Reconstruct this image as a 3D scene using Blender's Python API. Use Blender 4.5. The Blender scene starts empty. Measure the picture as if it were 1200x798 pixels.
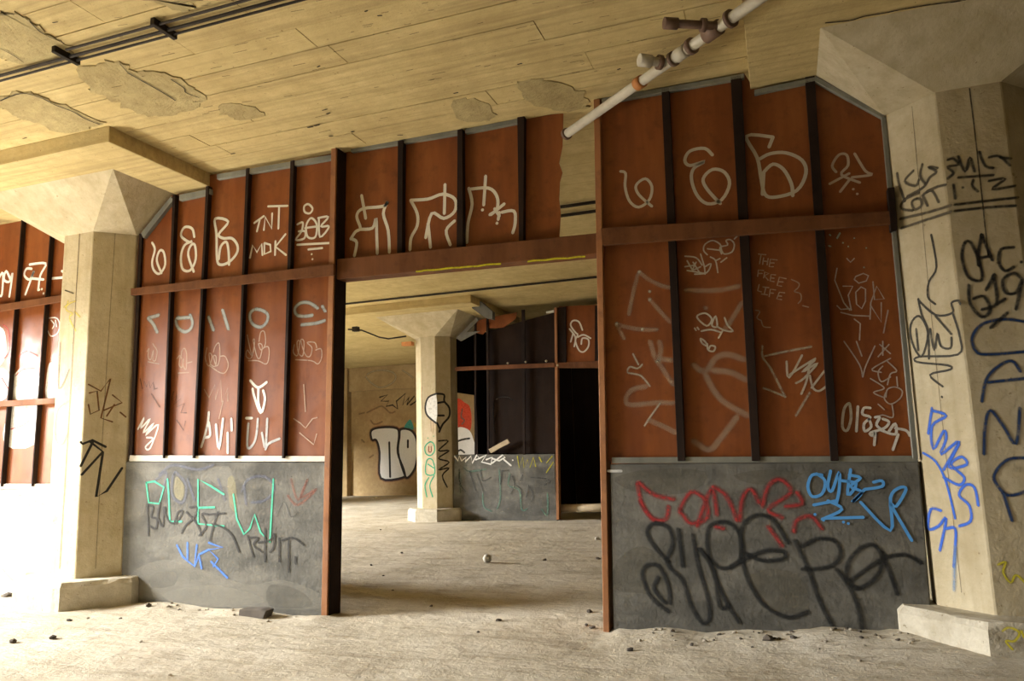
import bpy, bmesh, math, random
from mathutils import Vector, Matrix

random.seed(7)
scene = bpy.context.scene
COL = scene.collection

# ------------------------------------------------------------------ camera
CAM_D, CAM_H = 6.5825, 1.5
YAW, PITCH, ROLL, FPX = 0.3418, 0.1450, -0.0298, 878.74
C0 = Vector((0.0, -CAM_D, CAM_H))
_cy, _sy, _cp, _sp = math.cos(YAW), math.sin(YAW), math.cos(PITCH), math.sin(PITCH)
FWD = Vector((-_sy * _cp, _cy * _cp, _sp))
_r = Vector((_cy, _sy, 0)); _u = _r.cross(FWD)
RGT = _r * math.cos(ROLL) + _u * math.sin(ROLL)
UPV = -_r * math.sin(ROLL) + _u * math.cos(ROLL)
cam_data = bpy.data.cameras.new('camera')
cam_data.sensor_width = 36.0
cam_data.lens = FPX * 36.0 / 1200.0
cam_data.clip_end = 200
cam = bpy.data.objects.new('camera', cam_data)
m = Matrix((RGT, UPV, -FWD)).transposed().to_4x4(); m.translation = C0
cam.matrix_world = m
COL.objects.link(cam)
scene.camera = cam

# ------------------------------------------------------------------ world, daylight at the open bays, exposure
world = bpy.data.worlds.new('world'); scene.world = world
world.use_nodes = True
world.node_tree.nodes['Background'].inputs[0].default_value = (0.80, 0.88, 1.0, 1)
world.node_tree.nodes['Background'].inputs[1].default_value = 0.4

def area(name, loc, size, power, color, aim):
    d = bpy.data.lights.new(name, 'AREA'); d.shape = 'RECTANGLE'
    d.size, d.size_y = size; d.energy = power; d.color = color
    o = bpy.data.objects.new(name, d); COL.objects.link(o)
    o.location = loc
    o.rotation_euler = Vector(aim).to_track_quat('-Z', 'Y').to_euler()
    return o
area('daylight_dock_door', (-14.2, -4.0, 5.4), (3.4, 4.4), 10000, (1.0, 0.98, 0.94), (1, 0.1, -0.42))
area('daylight_ground_glow', (-10.75, -3.2, 0.55), (3.6, 0.9), 270, (1.0, 0.95, 0.86), (1, 0, 0.75))
area('daylight_middle_bay', (-20.6, 3.2, 5.2), (3.6, 4.4), 14000, (1.0, 0.98, 0.94), (1, 0, -0.38))
area('daylight_rear_bay', (-20.6, 13.4, 5.2), (6.0, 4.4), 900, (1.0, 0.98, 0.94), (1, 0, -0.38))

vs = scene.view_settings
vs.view_transform = 'Standard'; vs.look = 'None'; vs.gamma = 1.0
vs.use_curve_mapping = False
vs.exposure = 0.52

# ------------------------------------------------------------------ maths helpers (points of the place seen at a picture position)
def ray(x, y):
    return FWD + RGT * ((x - 600) / FPX) - UPV * ((y - 399) / FPX)
def on_plane(x, y, P, N):
    d = ray(x, y); t = (P - C0).dot(N) / d.dot(N)
    return C0 + d * t
def onY(x, y, Y=0.0):
    return on_plane(x, y, Vector((0, Y, 0)), Vector((0, 1, 0)))
def onX(x, y, X):
    return on_plane(x, y, Vector((X, 0, 0)), Vector((1, 0, 0)))
def onZ(x, y, Z=0.0):
    return on_plane(x, y, Vector((0, 0, Z)), Vector((0, 0, 1)))

# ------------------------------------------------------------------ materials
MATS = {}
def nodes_of(name):
    mt = bpy.data.materials.new(name); mt.use_nodes = True
    nt = mt.node_tree; b = nt.nodes['Principled BSDF']
    return mt, nt, b
def N(nt, typ, **kw):
    n = nt.nodes.new(typ)
    for k, v in kw.items():
        if k in n.inputs: n.inputs[k].default_value = v
        else: setattr(n, k, v)
    return n
def ramp(nt, fac, stops):
    r = nt.nodes.new('ShaderNodeValToRGB'); e = r.color_ramp.elements
    while len(e) < len(stops): e.new(0.5)
    for el, (p, c) in zip(e, stops):
        el.position = p; el.color = (c[0], c[1], c[2], 1)
    nt.links.new(fac, r.inputs['Fac']); return r.outputs['Color']
def mix(nt, a, b, fac, mode='MIX'):
    n = nt.nodes.new('ShaderNodeMix'); n.data_type = 'RGBA'; n.blend_type = mode
    for sock, v in ((n.inputs[6], a), (n.inputs[7], b), (n.inputs[0], fac)):
        if hasattr(v, 'links'): nt.links.new(v, sock)
        elif isinstance(v, (int, float)): sock.default_value = v
        else: sock.default_value = (v[0], v[1], v[2], 1)
    return n.outputs[2]
def coords(nt, scale=(1, 1, 1)):
    g = nt.nodes.new('ShaderNodeNewGeometry')
    mp = nt.nodes.new('ShaderNodeMapping'); mp.inputs['Scale'].default_value = scale
    nt.links.new(g.outputs['Position'], mp.inputs['Vector']); return mp.outputs['Vector']
def noise(nt, vec, scale, detail=4, rough=0.6):
    n = N(nt, 'ShaderNodeTexNoise', Scale=scale, Detail=detail, Roughness=rough)
    nt.links.new(vec, n.inputs['Vector']); return n.outputs['Fac']
def bump(nt, b, height, strength, dist, prev=None):
    bm_ = N(nt, 'ShaderNodeBump', Strength=strength, Distance=dist)
    nt.links.new(height, bm_.inputs['Height'])
    if prev is not None: nt.links.new(prev, bm_.inputs['Normal'])
    nt.links.new(bm_.outputs['Normal'], b.inputs['Normal']); return bm_.outputs['Normal']

def concrete(name, stops, blotch, grain=28, rough=0.9, bstr=0.35, streak=None, boards=False, speck=None):
    mt, nt, b = nodes_of(name)
    v = coords(nt)
    c = ramp(nt, noise(nt, v, 1.3, 6, 0.62), stops)
    c2 = ramp(nt, noise(nt, v, 7.0, 5, 0.7), [(0.36, (0, 0, 0)), (0.70, (1, 1, 1))])
    f = nt.nodes.new('ShaderNodeMath'); f.operation = 'MULTIPLY'; f.inputs[1].default_value = 0.55
    nt.links.new(c2, f.inputs[0])
    c = mix(nt, c, blotch, f.outputs[0])
    if streak:
        vs_ = coords(nt, streak[0])
        sf = ramp(nt, noise(nt, vs_, 1.0, 4, 0.6), [(0.45, (0, 0, 0)), (0.68, (1, 1, 1))])
        m2 = nt.nodes.new('ShaderNodeMath'); m2.operation = 'MULTIPLY'; m2.inputs[1].default_value = streak[2]
        nt.links.new(sf, m2.inputs[0]); c = mix(nt, c, streak[1], m2.outputs[0])
    gr = noise(nt, v, grain, 4, 0.75)
    if speck:
        sp = ramp(nt, noise(nt, v, 19, 3, 0.8), [(0.66, (0, 0, 0)), (0.70, (1, 1, 1))])
        m3 = nt.nodes.new('ShaderNodeMath'); m3.operation = 'MULTIPLY'; m3.inputs[1].default_value = 0.7
        nt.links.new(sp, m3.inputs[0]); c = mix(nt, c, speck, m3.outputs[0])
    n0 = bump(nt, b, gr, bstr, 0.012)
    n0 = bump(nt, b, noise(nt, v, 5, 5, 0.6), bstr, 0.03, n0)
    if boards:
        br = N(nt, 'ShaderNodeTexBrick', offset=0.37, **{'Scale': 1.0, 'Mortar Size': 0.008, 'Mortar Smooth': 0.3, 'Brick Width': 3.1, 'Row Height': 0.30, 'Bias': 0.0})
        br.inputs['Color1'].default_value = (0.45, 0.45, 0.45, 1); br.inputs['Color2'].default_value = (0.6, 0.6, 0.6, 1)
        br.inputs['Mortar'].default_value = (0, 0, 0, 1)
        nt.links.new(v, br.inputs['Vector'])
        n0 = bump(nt, b, br.outputs['Color'], 0.6, 0.02, n0)
        dirt = ramp(nt, br.outputs['Fac'], [(0.2, (0, 0, 0)), (1.0, (0.55, 0.55, 0.55))])
        c = mix(nt, c, blotch, dirt)
    nt.links.new(c, b.inputs['Base Color'])
    b.inputs['Roughness'].default_value = rough
    b.inputs['Specular IOR Level'].default_value = 0.25
    MATS[name] = mt; return mt

concrete('ceiling_concrete', [(0.30, (0.493, 0.384, 0.173)), (0.55, (0.612, 0.491, 0.236)), (0.75, (0.670, 0.548, 0.273))], (0.394, 0.289, 0.121), boards=True, speck=(0.217, 0.144, 0.052))
concrete('board_concrete', [(0.30, (0.493, 0.384, 0.173)), (0.55, (0.612, 0.491, 0.236)), (0.75, (0.670, 0.548, 0.273))], (0.423, 0.317, 0.140), streak=((0.7, 16, 9), (0.350, 0.257, 0.116), 0.6), speck=(0.197, 0.124, 0.045))
concrete('spall', [(0.30, (0.355, 0.278, 0.125)), (0.6, (0.493, 0.404, 0.200))], (0.257, 0.192, 0.090), bstr=0.9, speck=(0.148, 0.096, 0.037))
concrete('column_concrete', [(0.30, (0.460, 0.390, 0.250)), (0.55, (0.570, 0.500, 0.350)), (0.75, (0.640, 0.575, 0.420))], (0.386, 0.307, 0.168), streak=((7, 7, 0.5), (0.368, 0.298, 0.176), 0.45), speck=(0.248, 0.181, 0.096))
concrete('plinth_concrete', [(0.30, (0.42, 0.38, 0.29)), (0.6, (0.60, 0.56, 0.46))], (0.313, 0.262, 0.168), bstr=0.7, speck=(0.184, 0.145, 0.080))
concrete('low_wall_concrete', [(0.30, (0.059, 0.057, 0.050)), (0.48, (0.113, 0.110, 0.097)), (0.60, (0.151, 0.147, 0.131)), (0.74, (0.248, 0.241, 0.213))], (0.076, 0.074, 0.066), streak=((1.4, 1.4, 4), (0.228, 0.217, 0.186), 0.6), speck=(0.048, 0.045, 0.041), bstr=0.5)
concrete('whitewash', [(0.30, (0.30, 0.295, 0.28)), (0.6, (0.46, 0.455, 0.44))], (0.26, 0.255, 0.24), speck=(0.22, 0.215, 0.21))
concrete('ochre_wall', [(0.30, (0.272, 0.190, 0.091)), (0.55, (0.376, 0.274, 0.140)), (0.78, (0.464, 0.357, 0.210))], (0.240, 0.160, 0.077), bstr=0.6, speck=(0.160, 0.076, 0.042))
concrete('shell_concrete', [(0.30, (0.10, 0.085, 0.06)), (0.6, (0.15, 0.125, 0.09))], (0.08, 0.065, 0.045))

def dust_floor():
    mt, nt, b = nodes_of('dusty_floor')
    v = coords(nt)
    c = ramp(nt, noise(nt, v, 0.8, 7, 0.62), [(0.32, (0.404, 0.354, 0.267)), (0.52, (0.537, 0.490, 0.394)), (0.72, (0.626, 0.586, 0.500))])
    vst = coords(nt, (0.9, 3.2, 1))
    s = ramp(nt, noise(nt, vst, 1.6, 6, 0.7), [(0.50, (0, 0, 0)), (0.66, (0.7, 0.7, 0.7))])
    c = mix(nt, c, (0.294, 0.248, 0.177), s)
    s2 = ramp(nt, noise(nt, v, 14, 5, 0.8), [(0.60, (0, 0, 0)), (0.70, (0.75, 0.75, 0.75))])
    c = mix(nt, c, (0.243, 0.200, 0.144), s2)
    nt.links.new(c, b.inputs['Base Color'])
    n0 = bump(nt, b, noise(nt, v, 3.5, 6, 0.65), 0.6, 0.06)
    n0 = bump(nt, b, noise(nt, vst, 6.0, 5, 0.7), 0.45, 0.03, n0)
    bump(nt, b, noise(nt, v, 45, 4, 0.8), 0.6, 0.012, n0)
    b.inputs['Roughness'].default_value = 0.95; b.inputs['Specular IOR Level'].default_value = 0.15
    MATS['dusty_floor'] = mt
dust_floor()

def rusty(name, stops, dark, rough=0.42, bstr=0.15, spec=0.5):
    mt, nt, b = nodes_of(name)
    v = coords(nt); vz = coords(nt, (3.5, 3.5, 0.55))
    c = ramp(nt, noise(nt, vz, 1.1, 5, 0.6), stops)
    s = ramp(nt, noise(nt, v, 6, 5, 0.7), [(0.52, (0, 0, 0)), (0.78, (0.7, 0.7, 0.7))])
    c = mix(nt, c, dark, s)
    nt.links.new(c, b.inputs['Base Color'])
    n0 = bump(nt, b, noise(nt, v, 1.6, 2, 0.5), bstr, 0.06)
    bump(nt, b, noise(nt, v, 40, 3, 0.6), bstr * 0.6, 0.004, n0)
    r = ramp(nt, noise(nt, v, 4, 3, 0.6), [(0.3, (rough - 0.1,) * 3), (0.7, (rough + 0.15,) * 3)])
    nt.links.new(r, b.inputs['Roughness']); b.inputs['Specular IOR Level'].default_value = spec
    MATS[name] = mt; return mt
rusty('rust_panel', [(0.28, (0.151, 0.040, 0.010)), (0.55, (0.227, 0.068, 0.017)), (0.78, (0.289, 0.103, 0.028))], (0.103, 0.027, 0.009), spec=0.32)
rusty('shade_panel', [(0.28, (0.014, 0.009, 0.007)), (0.7, (0.028, 0.016, 0.011))], (0.012, 0.009, 0.007), rough=0.8, spec=0.1)  # near-black colour puts in the shade of the unlit far room
rusty('rail_brown', [(0.28, (0.10, 0.038, 0.014)), (0.7, (0.19, 0.075, 0.028))], (0.06, 0.024, 0.011), rough=0.7, bstr=0.3, spec=0.2)
rusty('stud_dark', [(0.28, (0.014, 0.009, 0.007)), (0.7, (0.030, 0.017, 0.012))], (0.009, 0.007, 0.006), rough=0.7, bstr=0.2, spec=0.12)
rusty('post_rust', [(0.28, (0.20, 0.075, 0.025)), (0.7, (0.38, 0.165, 0.06))], (0.10, 0.045, 0.022), rough=0.75, bstr=0.5)
rusty('flashing_grey', [(0.28, (0.13, 0.13, 0.11)), (0.7, (0.24, 0.24, 0.20))], (0.14, 0.13, 0.11), rough=0.5)
rusty('ledge_white', [(0.28, (0.52, 0.49, 0.42)), (0.7, (0.72, 0.70, 0.63))], (0.40, 0.36, 0.28), rough=0.7)
rusty('conduit_dark', [(0.28, (0.022, 0.017, 0.012)), (0.7, (0.045, 0.034, 0.024))], (0.02, 0.014, 0.01), rough=0.7, spec=0.15)
rusty('pipe_cream', [(0.28, (0.46, 0.42, 0.33)), (0.7, (0.62, 0.58, 0.48))], (0.34, 0.27, 0.18), rough=0.5)
rusty('fitting_iron', [(0.28, (0.10, 0.055, 0.035)), (0.7, (0.20, 0.12, 0.08))], (0.06, 0.03, 0.02), rough=0.6)
rusty('coupling_orange', [(0.28, (0.42, 0.15, 0.035)), (0.7, (0.58, 0.24, 0.06))], (0.28, 0.09, 0.03), rough=0.6)
rusty('pale_timber', [(0.28, (0.42, 0.33, 0.20)), (0.7, (0.62, 0.52, 0.36))], (0.30, 0.22, 0.13), rough=0.8, bstr=0.3)
rusty('stone_grey', [(0.28, (0.25, 0.22, 0.17)), (0.7, (0.45, 0.40, 0.32))], (0.16, 0.13, 0.10), rough=0.95, bstr=0.5)
rusty('stone_dark', [(0.28, (0.06, 0.05, 0.04)), (0.7, (0.13, 0.11, 0.09))], (0.04, 0.03, 0.025), rough=0.95, bstr=0.5)
rusty('ball_white', [(0.28, (0.55, 0.52, 0.46)), (0.7, (0.68, 0.65, 0.58))], (0.38, 0.34, 0.28), rough=0.6)
rusty('torn_grey', [(0.28, (0.10, 0.10, 0.09)), (0.7, (0.20, 0.20, 0.18))], (0.06, 0.06, 0.05), rough=0.6, bstr=0.5)

PAINTS = {}
def paint(col, alpha=1.0, soft=False):
    key = (col, alpha, soft)
    if key in PAINTS: return PAINTS[key]
    mt, nt, b = nodes_of('paint')
    b.inputs['Base Color'].default_value = (*col, 1)
    b.inputs['Roughness'].default_value = 0.65; b.inputs['Specular IOR Level'].default_value = 0.25
    v = coords(nt)
    wear = ramp(nt, noise(nt, v, 16, 4, 0.75), [(0.30, ((0.62 if alpha < 0.97 else 0.9),) * 3), (0.52, (1, 1, 1))])
    f = nt.nodes.new('ShaderNodeMath'); f.operation = 'MULTIPLY'; f.inputs[1].default_value = alpha
    nt.links.new(wear, f.inputs[0])
    out = f.outputs[0]
    if soft:
        at = nt.nodes.new('ShaderNodeAttribute'); at.attribute_name = 'edge'
        sm = N(nt, 'ShaderNodeMapRange', interpolation_type='SMOOTHSTEP'); sm.inputs['From Min'].default_value = 0.0; sm.inputs['From Max'].default_value = 0.8
        nt.links.new(at.outputs['Fac'], sm.inputs['Value'])
        g = nt.nodes.new('ShaderNodeMath'); g.operation = 'MULTIPLY'
        nt.links.new(sm.outputs['Result'], g.inputs[0]); nt.links.new(out, g.inputs[1]); out = g.outputs[0]
    nt.links.new(out, b.inputs['Alpha'])
    PAINTS[key] = mt; return mt

# ------------------------------------------------------------------ object helpers
def link(name, me, mat=None, parent=None):
    o = bpy.data.objects.new(name, me); COL.objects.link(o)
    if mat is not None:
        me.materials.clear(); me.materials.append(MATS[mat] if isinstance(mat, str) else mat)
    if parent is not None: o.parent = parent
    return o
def from_bm(name, bm, mat, parent=None, smooth=False):
    me = bpy.data.meshes.new(name)
    bmesh.ops.recalc_face_normals(bm, faces=bm.faces)
    if smooth:
        for f in bm.faces: f.smooth = True
    bm.to_mesh(me); bm.free()
    return link(name, me, mat, parent)
def tag(o, label, cat=None, group=None, kind=None):
    if label: o['label'] = label
    if cat: o['category'] = cat
    if group: o['group'] = group
    if kind: o['kind'] = kind
    return o
def empty(name, label, cat, group=None):
    o = bpy.data.objects.new(name, None); COL.objects.link(o); o.empty_display_size = 0.2
    return tag(o, label, cat, group)
def prism_bm(pts, ext, bevel=0.0):
    bm = bmesh.new()
    a = [bm.verts.new(p) for p in pts]
    b = [bm.verts.new(Vector(p) + Vector(ext)) for p in pts]
    n = len(pts)
    bm.faces.new(a); bm.faces.new(list(reversed(b)))
    for i in range(n): bm.faces.new((a[i], b[i], b[(i + 1) % n], a[(i + 1) % n]))
    bmesh.ops.recalc_face_normals(bm, faces=bm.faces)
    if bevel:
        bmesh.ops.bevel(bm, geom=list(bm.edges), offset=bevel, segments=1, affect='EDGES', clamp_overlap=True)
    return bm
def prism(name, pts, ext, mat, parent=None, bevel=0.0):
    return from_bm(name, prism_bm(pts, ext, bevel), mat, parent)
def box(name, lo, hi, mat, parent=None, bevel=0.0):
    x0, y0, z0 = lo; x1, y1, z1 = hi
    return prism(name, [(x0, y0, z0), (x1, y0, z0), (x1, y0, z1), (x0, y0, z1)], (0, y1 - y0, 0), mat, parent, bevel)
def tube_bm(bm, p, q, r, seg=14, r2=None):
    p, q = Vector(p), Vector(q); d = (q - p).normalized()
    a = d.orthogonal().normalized(); b = d.cross(a); r2 = r if r2 is None else r2
    A = []; B = []
    for i in range(seg):
        t = 2 * math.pi * i / seg; w = a * math.cos(t) + b * math.sin(t)
        A.append(bm.verts.new(p + w * r)); B.append(bm.verts.new(q + w * r2))
    for i in range(seg):
        j = (i + 1) % seg
        f = bm.faces.new((A[i], A[j], B[j], B[i])); f.smooth = True
    bm.faces.new(list(reversed(A))); bm.faces.new(B)
def tube(name, p, q, r, mat, parent=None, seg=14, r2=None):
    bm = bmesh.new(); tube_bm(bm, p, q, r, seg, r2); return from_bm(name, bm, mat, parent)

# paint strokes that lie on a surface: lines traced as (zoom x, zoom y), view = (x0, y0, scale)
def catmull(P, n=4):
    if len(P) < 3: return P
    out = []
    closed = (P[0] - P[-1]).length < 1e-6
    for i in range(len(P) - 1):
        p1, p2 = P[i], P[i + 1]
        p0 = P[i - 1] if i > 0 else (P[-2] if closed else p1)
        p3 = P[i + 2] if i + 2 < len(P) else (P[1] if closed else p2)
        for k in range(n):
            t = k / n
            out.append(0.5 * ((2 * p1) + (p2 - p0) * t + (2 * p0 - 5 * p1 + 4 * p2 - p3) * t * t + (3 * p1 - p0 - 3 * p2 + p3) * t ** 3))
    out.append(P[-1]); return out
GL = [0]
def graf(parent, view, strokes, w, col, surf, alpha=1.0, soft=False, label=None, name='graffiti', sharp=False, fills=(), lift=0.0, apart=False):
    kw = dict(alpha=alpha, soft=soft, label=label, name=name, sharp=sharp, lift=lift)
    if not strokes and len(fills) > 1:
        for f in fills: o = graf(parent, view, [], w, col, surf, fills=(f,), **kw)
        return o
    if apart or (len(strokes) > 1 and not fills and all(len(t) == 1 for t in strokes)):
        for t in strokes: o = graf(parent, view, [t], w, col, surf, **kw)
        return o
    P0, NN = surf; NN = Vector(NN).normalized()
    if (C0 - P0).dot(NN) < 0: NN = -NN
    x0, y0, s = view
    me = bpy.data.meshes.new(name); V = []; F = []; E = []
    GL[0] += 1
    base = 0.0030 + 0.0004 * (GL[0] % 4) + lift
    def loc(p): return on_plane(x0 + p[0] / s, y0 + p[1] / s, P0, NN)
    for fi in fills:
        pts = catmull([loc(p) for p in list(fi) + [fi[0]]], 3)[:-1]
        i0 = len(V)
        V += [p + NN * (base - 0.0006) for p in pts]; E += [1.0] * len(pts)
        F.append(tuple(range(i0, i0 + len(pts))))
    for si, st in enumerate(strokes):
        off = base + 0.00012 * (si % 12)
        pts = [loc(p) for p in st]
        d = (pts[0] - C0).dot(FWD); h = 0.5 * w * d / FPX
        if len(pts) == 1:
            i0 = len(V); a = NN.orthogonal().normalized(); b = NN.cross(a)
            V.append(pts[0] + NN * off); E.append(1.0)
            for k in range(10):
                t = 2 * math.pi * k / 10
                V.append(pts[0] + NN * off + (a * math.cos(t) + b * math.sin(t)) * h); E.append(0.0)
            for k in range(10): F.append((i0, i0 + 1 + k, i0 + 1 + (k + 1) % 10))
            continue
        pts = pts if (sharp or len(pts) < 3) else catmull(pts, 4)
        t0 = (pts[1] - pts[0]).normalized(); t1 = (pts[-1] - pts[-2]).normalized()
        pts = [pts[0] - t0 * h * 0.8] + pts + [pts[-1] + t1 * h * 0.8]
        n = len(pts); i0 = len(V)
        for i in range(n):
            t = (pts[min(i + 1, n - 1)] - pts[max(i - 1, 0)])
            if t.length < 1e-9: t = t0
            sd = NN.cross(t.normalized()); k = 0.45 if i in (0, n - 1) else 1.0
            c = pts[i] + NN * off
            V += [c - sd * h * k, c, c + sd * h * k]
            E += [0.0, 0.0 if i in (0, n - 1) else 1.0, 0.0]
        for i in range(n - 1):
            a = i0 + 3 * i
            F += [(a, a + 1, a + 4, a + 3), (a + 1, a + 2, a + 5, a + 4)]
    me.from_pydata([tuple(v) for v in V], [], F)
    at = me.attributes.new('edge', 'FLOAT', 'POINT'); at.data.foreach_set('value', E)
    o = link(name, me, paint(col, alpha, soft), parent)
    if label: o['label'] = label
    return o

# ------------------------------------------------------------------ the building's grid
XL, XR, YC, SP = -7.50, 1.5076, 0.1879, 9.0
A_, B_, HB, Z1, HC, Z2, HD, Z3 = 0.5326, 0.8075, 0.27, 4.1243, 1.0213, 4.5751, 1.5542, 4.7301
T8 = math.tan(math.radians(22.5))

def wobble(x, y):
    return (math.sin(x * 1.7 + y * 0.9) * 0.5 + math.sin(x * 0.63 - y * 1.31 + 1.3) + math.sin(x * 3.9 + 2.2) * math.sin(y * 3.3) * 0.4) * 0.008
def lerp_tab(x, tab):
    if x <= tab[0][0]: return tab[0][1]
    for (a, va), (b, vb) in zip(tab, tab[1:]):
        if x <= b: return va + (vb - va) * (x - a) / (b - a)
    return tab[-1][1]
def floor_z(x, y):
    z = wobble(x, y)
    z += lerp_tab(x, [(-9, 0), (-6.5, -0.01), (-4.3, -0.05), (-1.5, -0.055), (0.2, 0.02), (1.0, 0.055), (2.5, 0.02)]) * math.exp(-((y + 0.3) / 1.6) ** 2)
    if -1.5 < x < 1.4:
        z += 0.05 * max(0, 0.5 + 0.5 * math.sin(x * 7.1) * math.sin(x * 3.3 + 1)) * math.exp(-((y + 0.12) / 0.22) ** 2)
    if -7 < x < -4.3:
        z += 0.03 * max(0, 0.5 + 0.5 * math.sin(x * 6.1 + 2)) * math.exp(-((y + 0.12) / 0.22) ** 2)
    return z

# floor: one uneven dirt-covered slab
def build_floor():
    bm = bmesh.new()
    xs = [-17.5 + 0.25 * i for i in range(29)] + [-10.4 + 0.08 * i for i in range(170)] + [3.4 + 0.6 * i for i in range(16)]
    ys = [-13 + 0.6 * i for i in range(14)] + [-4.6 + 0.08 * i for i in range(90)] + [2.7 + 0.25 * i for i in range(64)]
    g = [[bm.verts.new((x, y, floor_z(x, y) + random.gauss(0, 0.0022))) for x in xs] for y in ys]
    for j in range(len(ys) - 1):
        for i in range(len(xs) - 1):
            f = bm.faces.new((g[j][i], g[j][i + 1], g[j + 1][i + 1], g[j + 1][i])); f.smooth = True
    me = bpy.data.meshes.new('floor'); bm.to_mesh(me); bm.free()
    return tag(link('floor', me, 'dusty_floor'), 'uneven concrete floor under a layer of pale dust and dirt', kind='structure')
build_floor()

# ceiling slab with formwork boards printed in the front bay
ceiling = box('ceiling', (-17.6, -13.0, Z3 + 0.012), (12.4, 18.6, Z3 + 0.35), 'ceiling_concrete')
tag(ceiling, 'cream board-marked concrete ceiling slab', kind='structure')
def boards():
    y = -5.1; row = 0
    while y < -0.02:
        x = -11.5 + (row % 3) * 0.9
        y1 = min(y + 0.292, -0.015)
        while x < 5.2:
            ln = random.uniform(2.6, 4.4); x1 = min(x + ln, 5.3)
            segs = [(x, x1 - 0.008)]
            for cx in (XL, XR):      # leave room for the drop panels
                if y1 > YC - HD - 0.003:
                    ns = []
                    for a, b in segs:
                        lo, hi = cx - HD, cx + HD
                        if b <= lo or a >= hi: ns.append((a, b))
                        else:
                            if a < lo - 0.05: ns.append((a, lo))
                            if b > hi + 0.05: ns.append((hi, b))
                    segs = ns
            for a, b in segs:
                dz = random.uniform(0.0, 0.005)
                box('form_board', (a, y, Z3 + dz), (b, y1, Z3 + 0.013), 'board_concrete', ceiling)
            x = x1
        y += 0.30; row += 1
boards()

def patch(view, pts, thick, mat='spall'):
    x0, y0, s = view
    P = [onZ(x0 + p[0] / s, y0 + p[1] / s, Z3 - thick) for p in pts]
    P = catmull(P + [P[0]], 5)[:-1]
    bm = bmesh.new()
    c = sum(P, Vector()) / len(P)
    ring = [bm.verts.new(p + Vector((random.gauss(0, .022), random.gauss(0, .016), 0))) for p in P]
    top = [bm.verts.new(v.co + (v.co - c) * 0.02 + Vector((0, 0, thick + 0.006))) for v in ring]; n = len(P)
    bm.faces.new(ring)
    for i in range(n):
        j = (i + 1) % n
        bm.faces.new((ring[j], ring[i], top[i], top[j]))
    return from_bm('plaster_patch', bm, mat, ceiling)
V7_ = (0, 0, 3.99); V1_ = (0, 0, 3.0); V2_ = (400, 0, 3.0)
patch(V7_, [(365, 330), (440, 305), (560, 292), (640, 335), (760, 340), (880, 400), (960, 455), (900, 520), (720, 545), (600, 510), (480, 450), (400, 400)], 0.007)
patch(V7_, [(-60, 470), (0, 455), (100, 430), (200, 455), (330, 510), (470, 580), (400, 605), (290, 625), (180, 580), (80, 545), (0, 505), (-60, 490)], 0.007)
patch(V7_, [(-60, 80), (0, 70), (80, 65), (140, 100), (220, 160), (300, 200), (340, 240), (330, 285), (160, 320), (60, 290), (0, 270), (-60, 240)], 0.007)
patch(V1_, [(768, 378), (850, 366), (930, 405), (840, 422), (790, 402)], 0.005)
patch(V1_, [(440, -20), (520, 0), (620, 38), (680, 30), (700, 0), (690, -20)], 0.006)
patch(V2_, [(390, 360), (470, 350), (545, 395), (520, 422), (420, 425)], 0.004)
patch(V2_, [(625, 290), (720, 285), (850, 325), (860, 380), (760, 386), (650, 350)], 0.006)
CEIL = (Vector((0, 0, Z3 - 0.004)), (0, 0, -1))
CEILP = (Vector((0, 0, Z3 - 0.010)), (0, 0, -1))
DK = (0.035, 0.025, 0.015)
for ln, w in (([(140, 100), (180, 140), (220, 165), (300, 200)], 1.6), ([(0, 470), (100, 435), (190, 455), (260, 490), (340, 520), (400, 555), (465, 580)], 1.9),
              ([(600, 340), (680, 385), (760, 430), (820, 468)], 1.9), ([(800, 370), (860, 410), (870, 432), (930, 455)], 1.5), ([(0, 70), (80, 64), (140, 100)], 1.0),
              ([(0, 225), (60, 255), (110, 290)], 1.0), ([(560, 295), (600, 340)], 0.9)):
    graf(ceiling, V7_, [ln], w, DK, CEILP, 0.95, name='crack')
for c_ in ((378, 129), (383, 133), (361, 149), (369, 147), (386, 159), (271, 180), (27, 162), (412, 154), (443, 18), (428, 13), (372, 78), (62, 26), (466, 158), (607, 75), (532, 109), (724, 81)):
    graf(ceiling, (0, 0, 1), [[c_, (c_[0] + random.uniform(2, 6), c_[1] - random.uniform(0, 1.5))]], random.uniform(1.6, 3), DK, CEIL, 0.95, name='pit')
graf(ceiling, (930, 0, 3.989), [[(150, 105), (260, 95), (330, 75), (420, 60), (520, 40), (640, 20), (740, 8), (800, 0)]], 2.6, DK, (Vector((0, 0, Z2 - 0.004)), (0, 0, -1)), 0.9, name='crack')

scr = []
for i in range(150):
    x, y = random.uniform(130, 930), random.uniform(0, 175)
    if y > 206 - 0.125 * x + random.uniform(-40, 0): continue
    ln = random.uniform(2, 16)
    scr.append([(x, y), (x + ln, y - ln * 0.2 + random.uniform(-0.6, 0.6))])
tag(graf(ceiling, (0, 0, 1), scr, 1.1, (0.12, 0.085, 0.045), CEIL, 0.6, name='scratches', sharp=True), 'fine dark scrapes along the board marks', kind='stuff')
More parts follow.
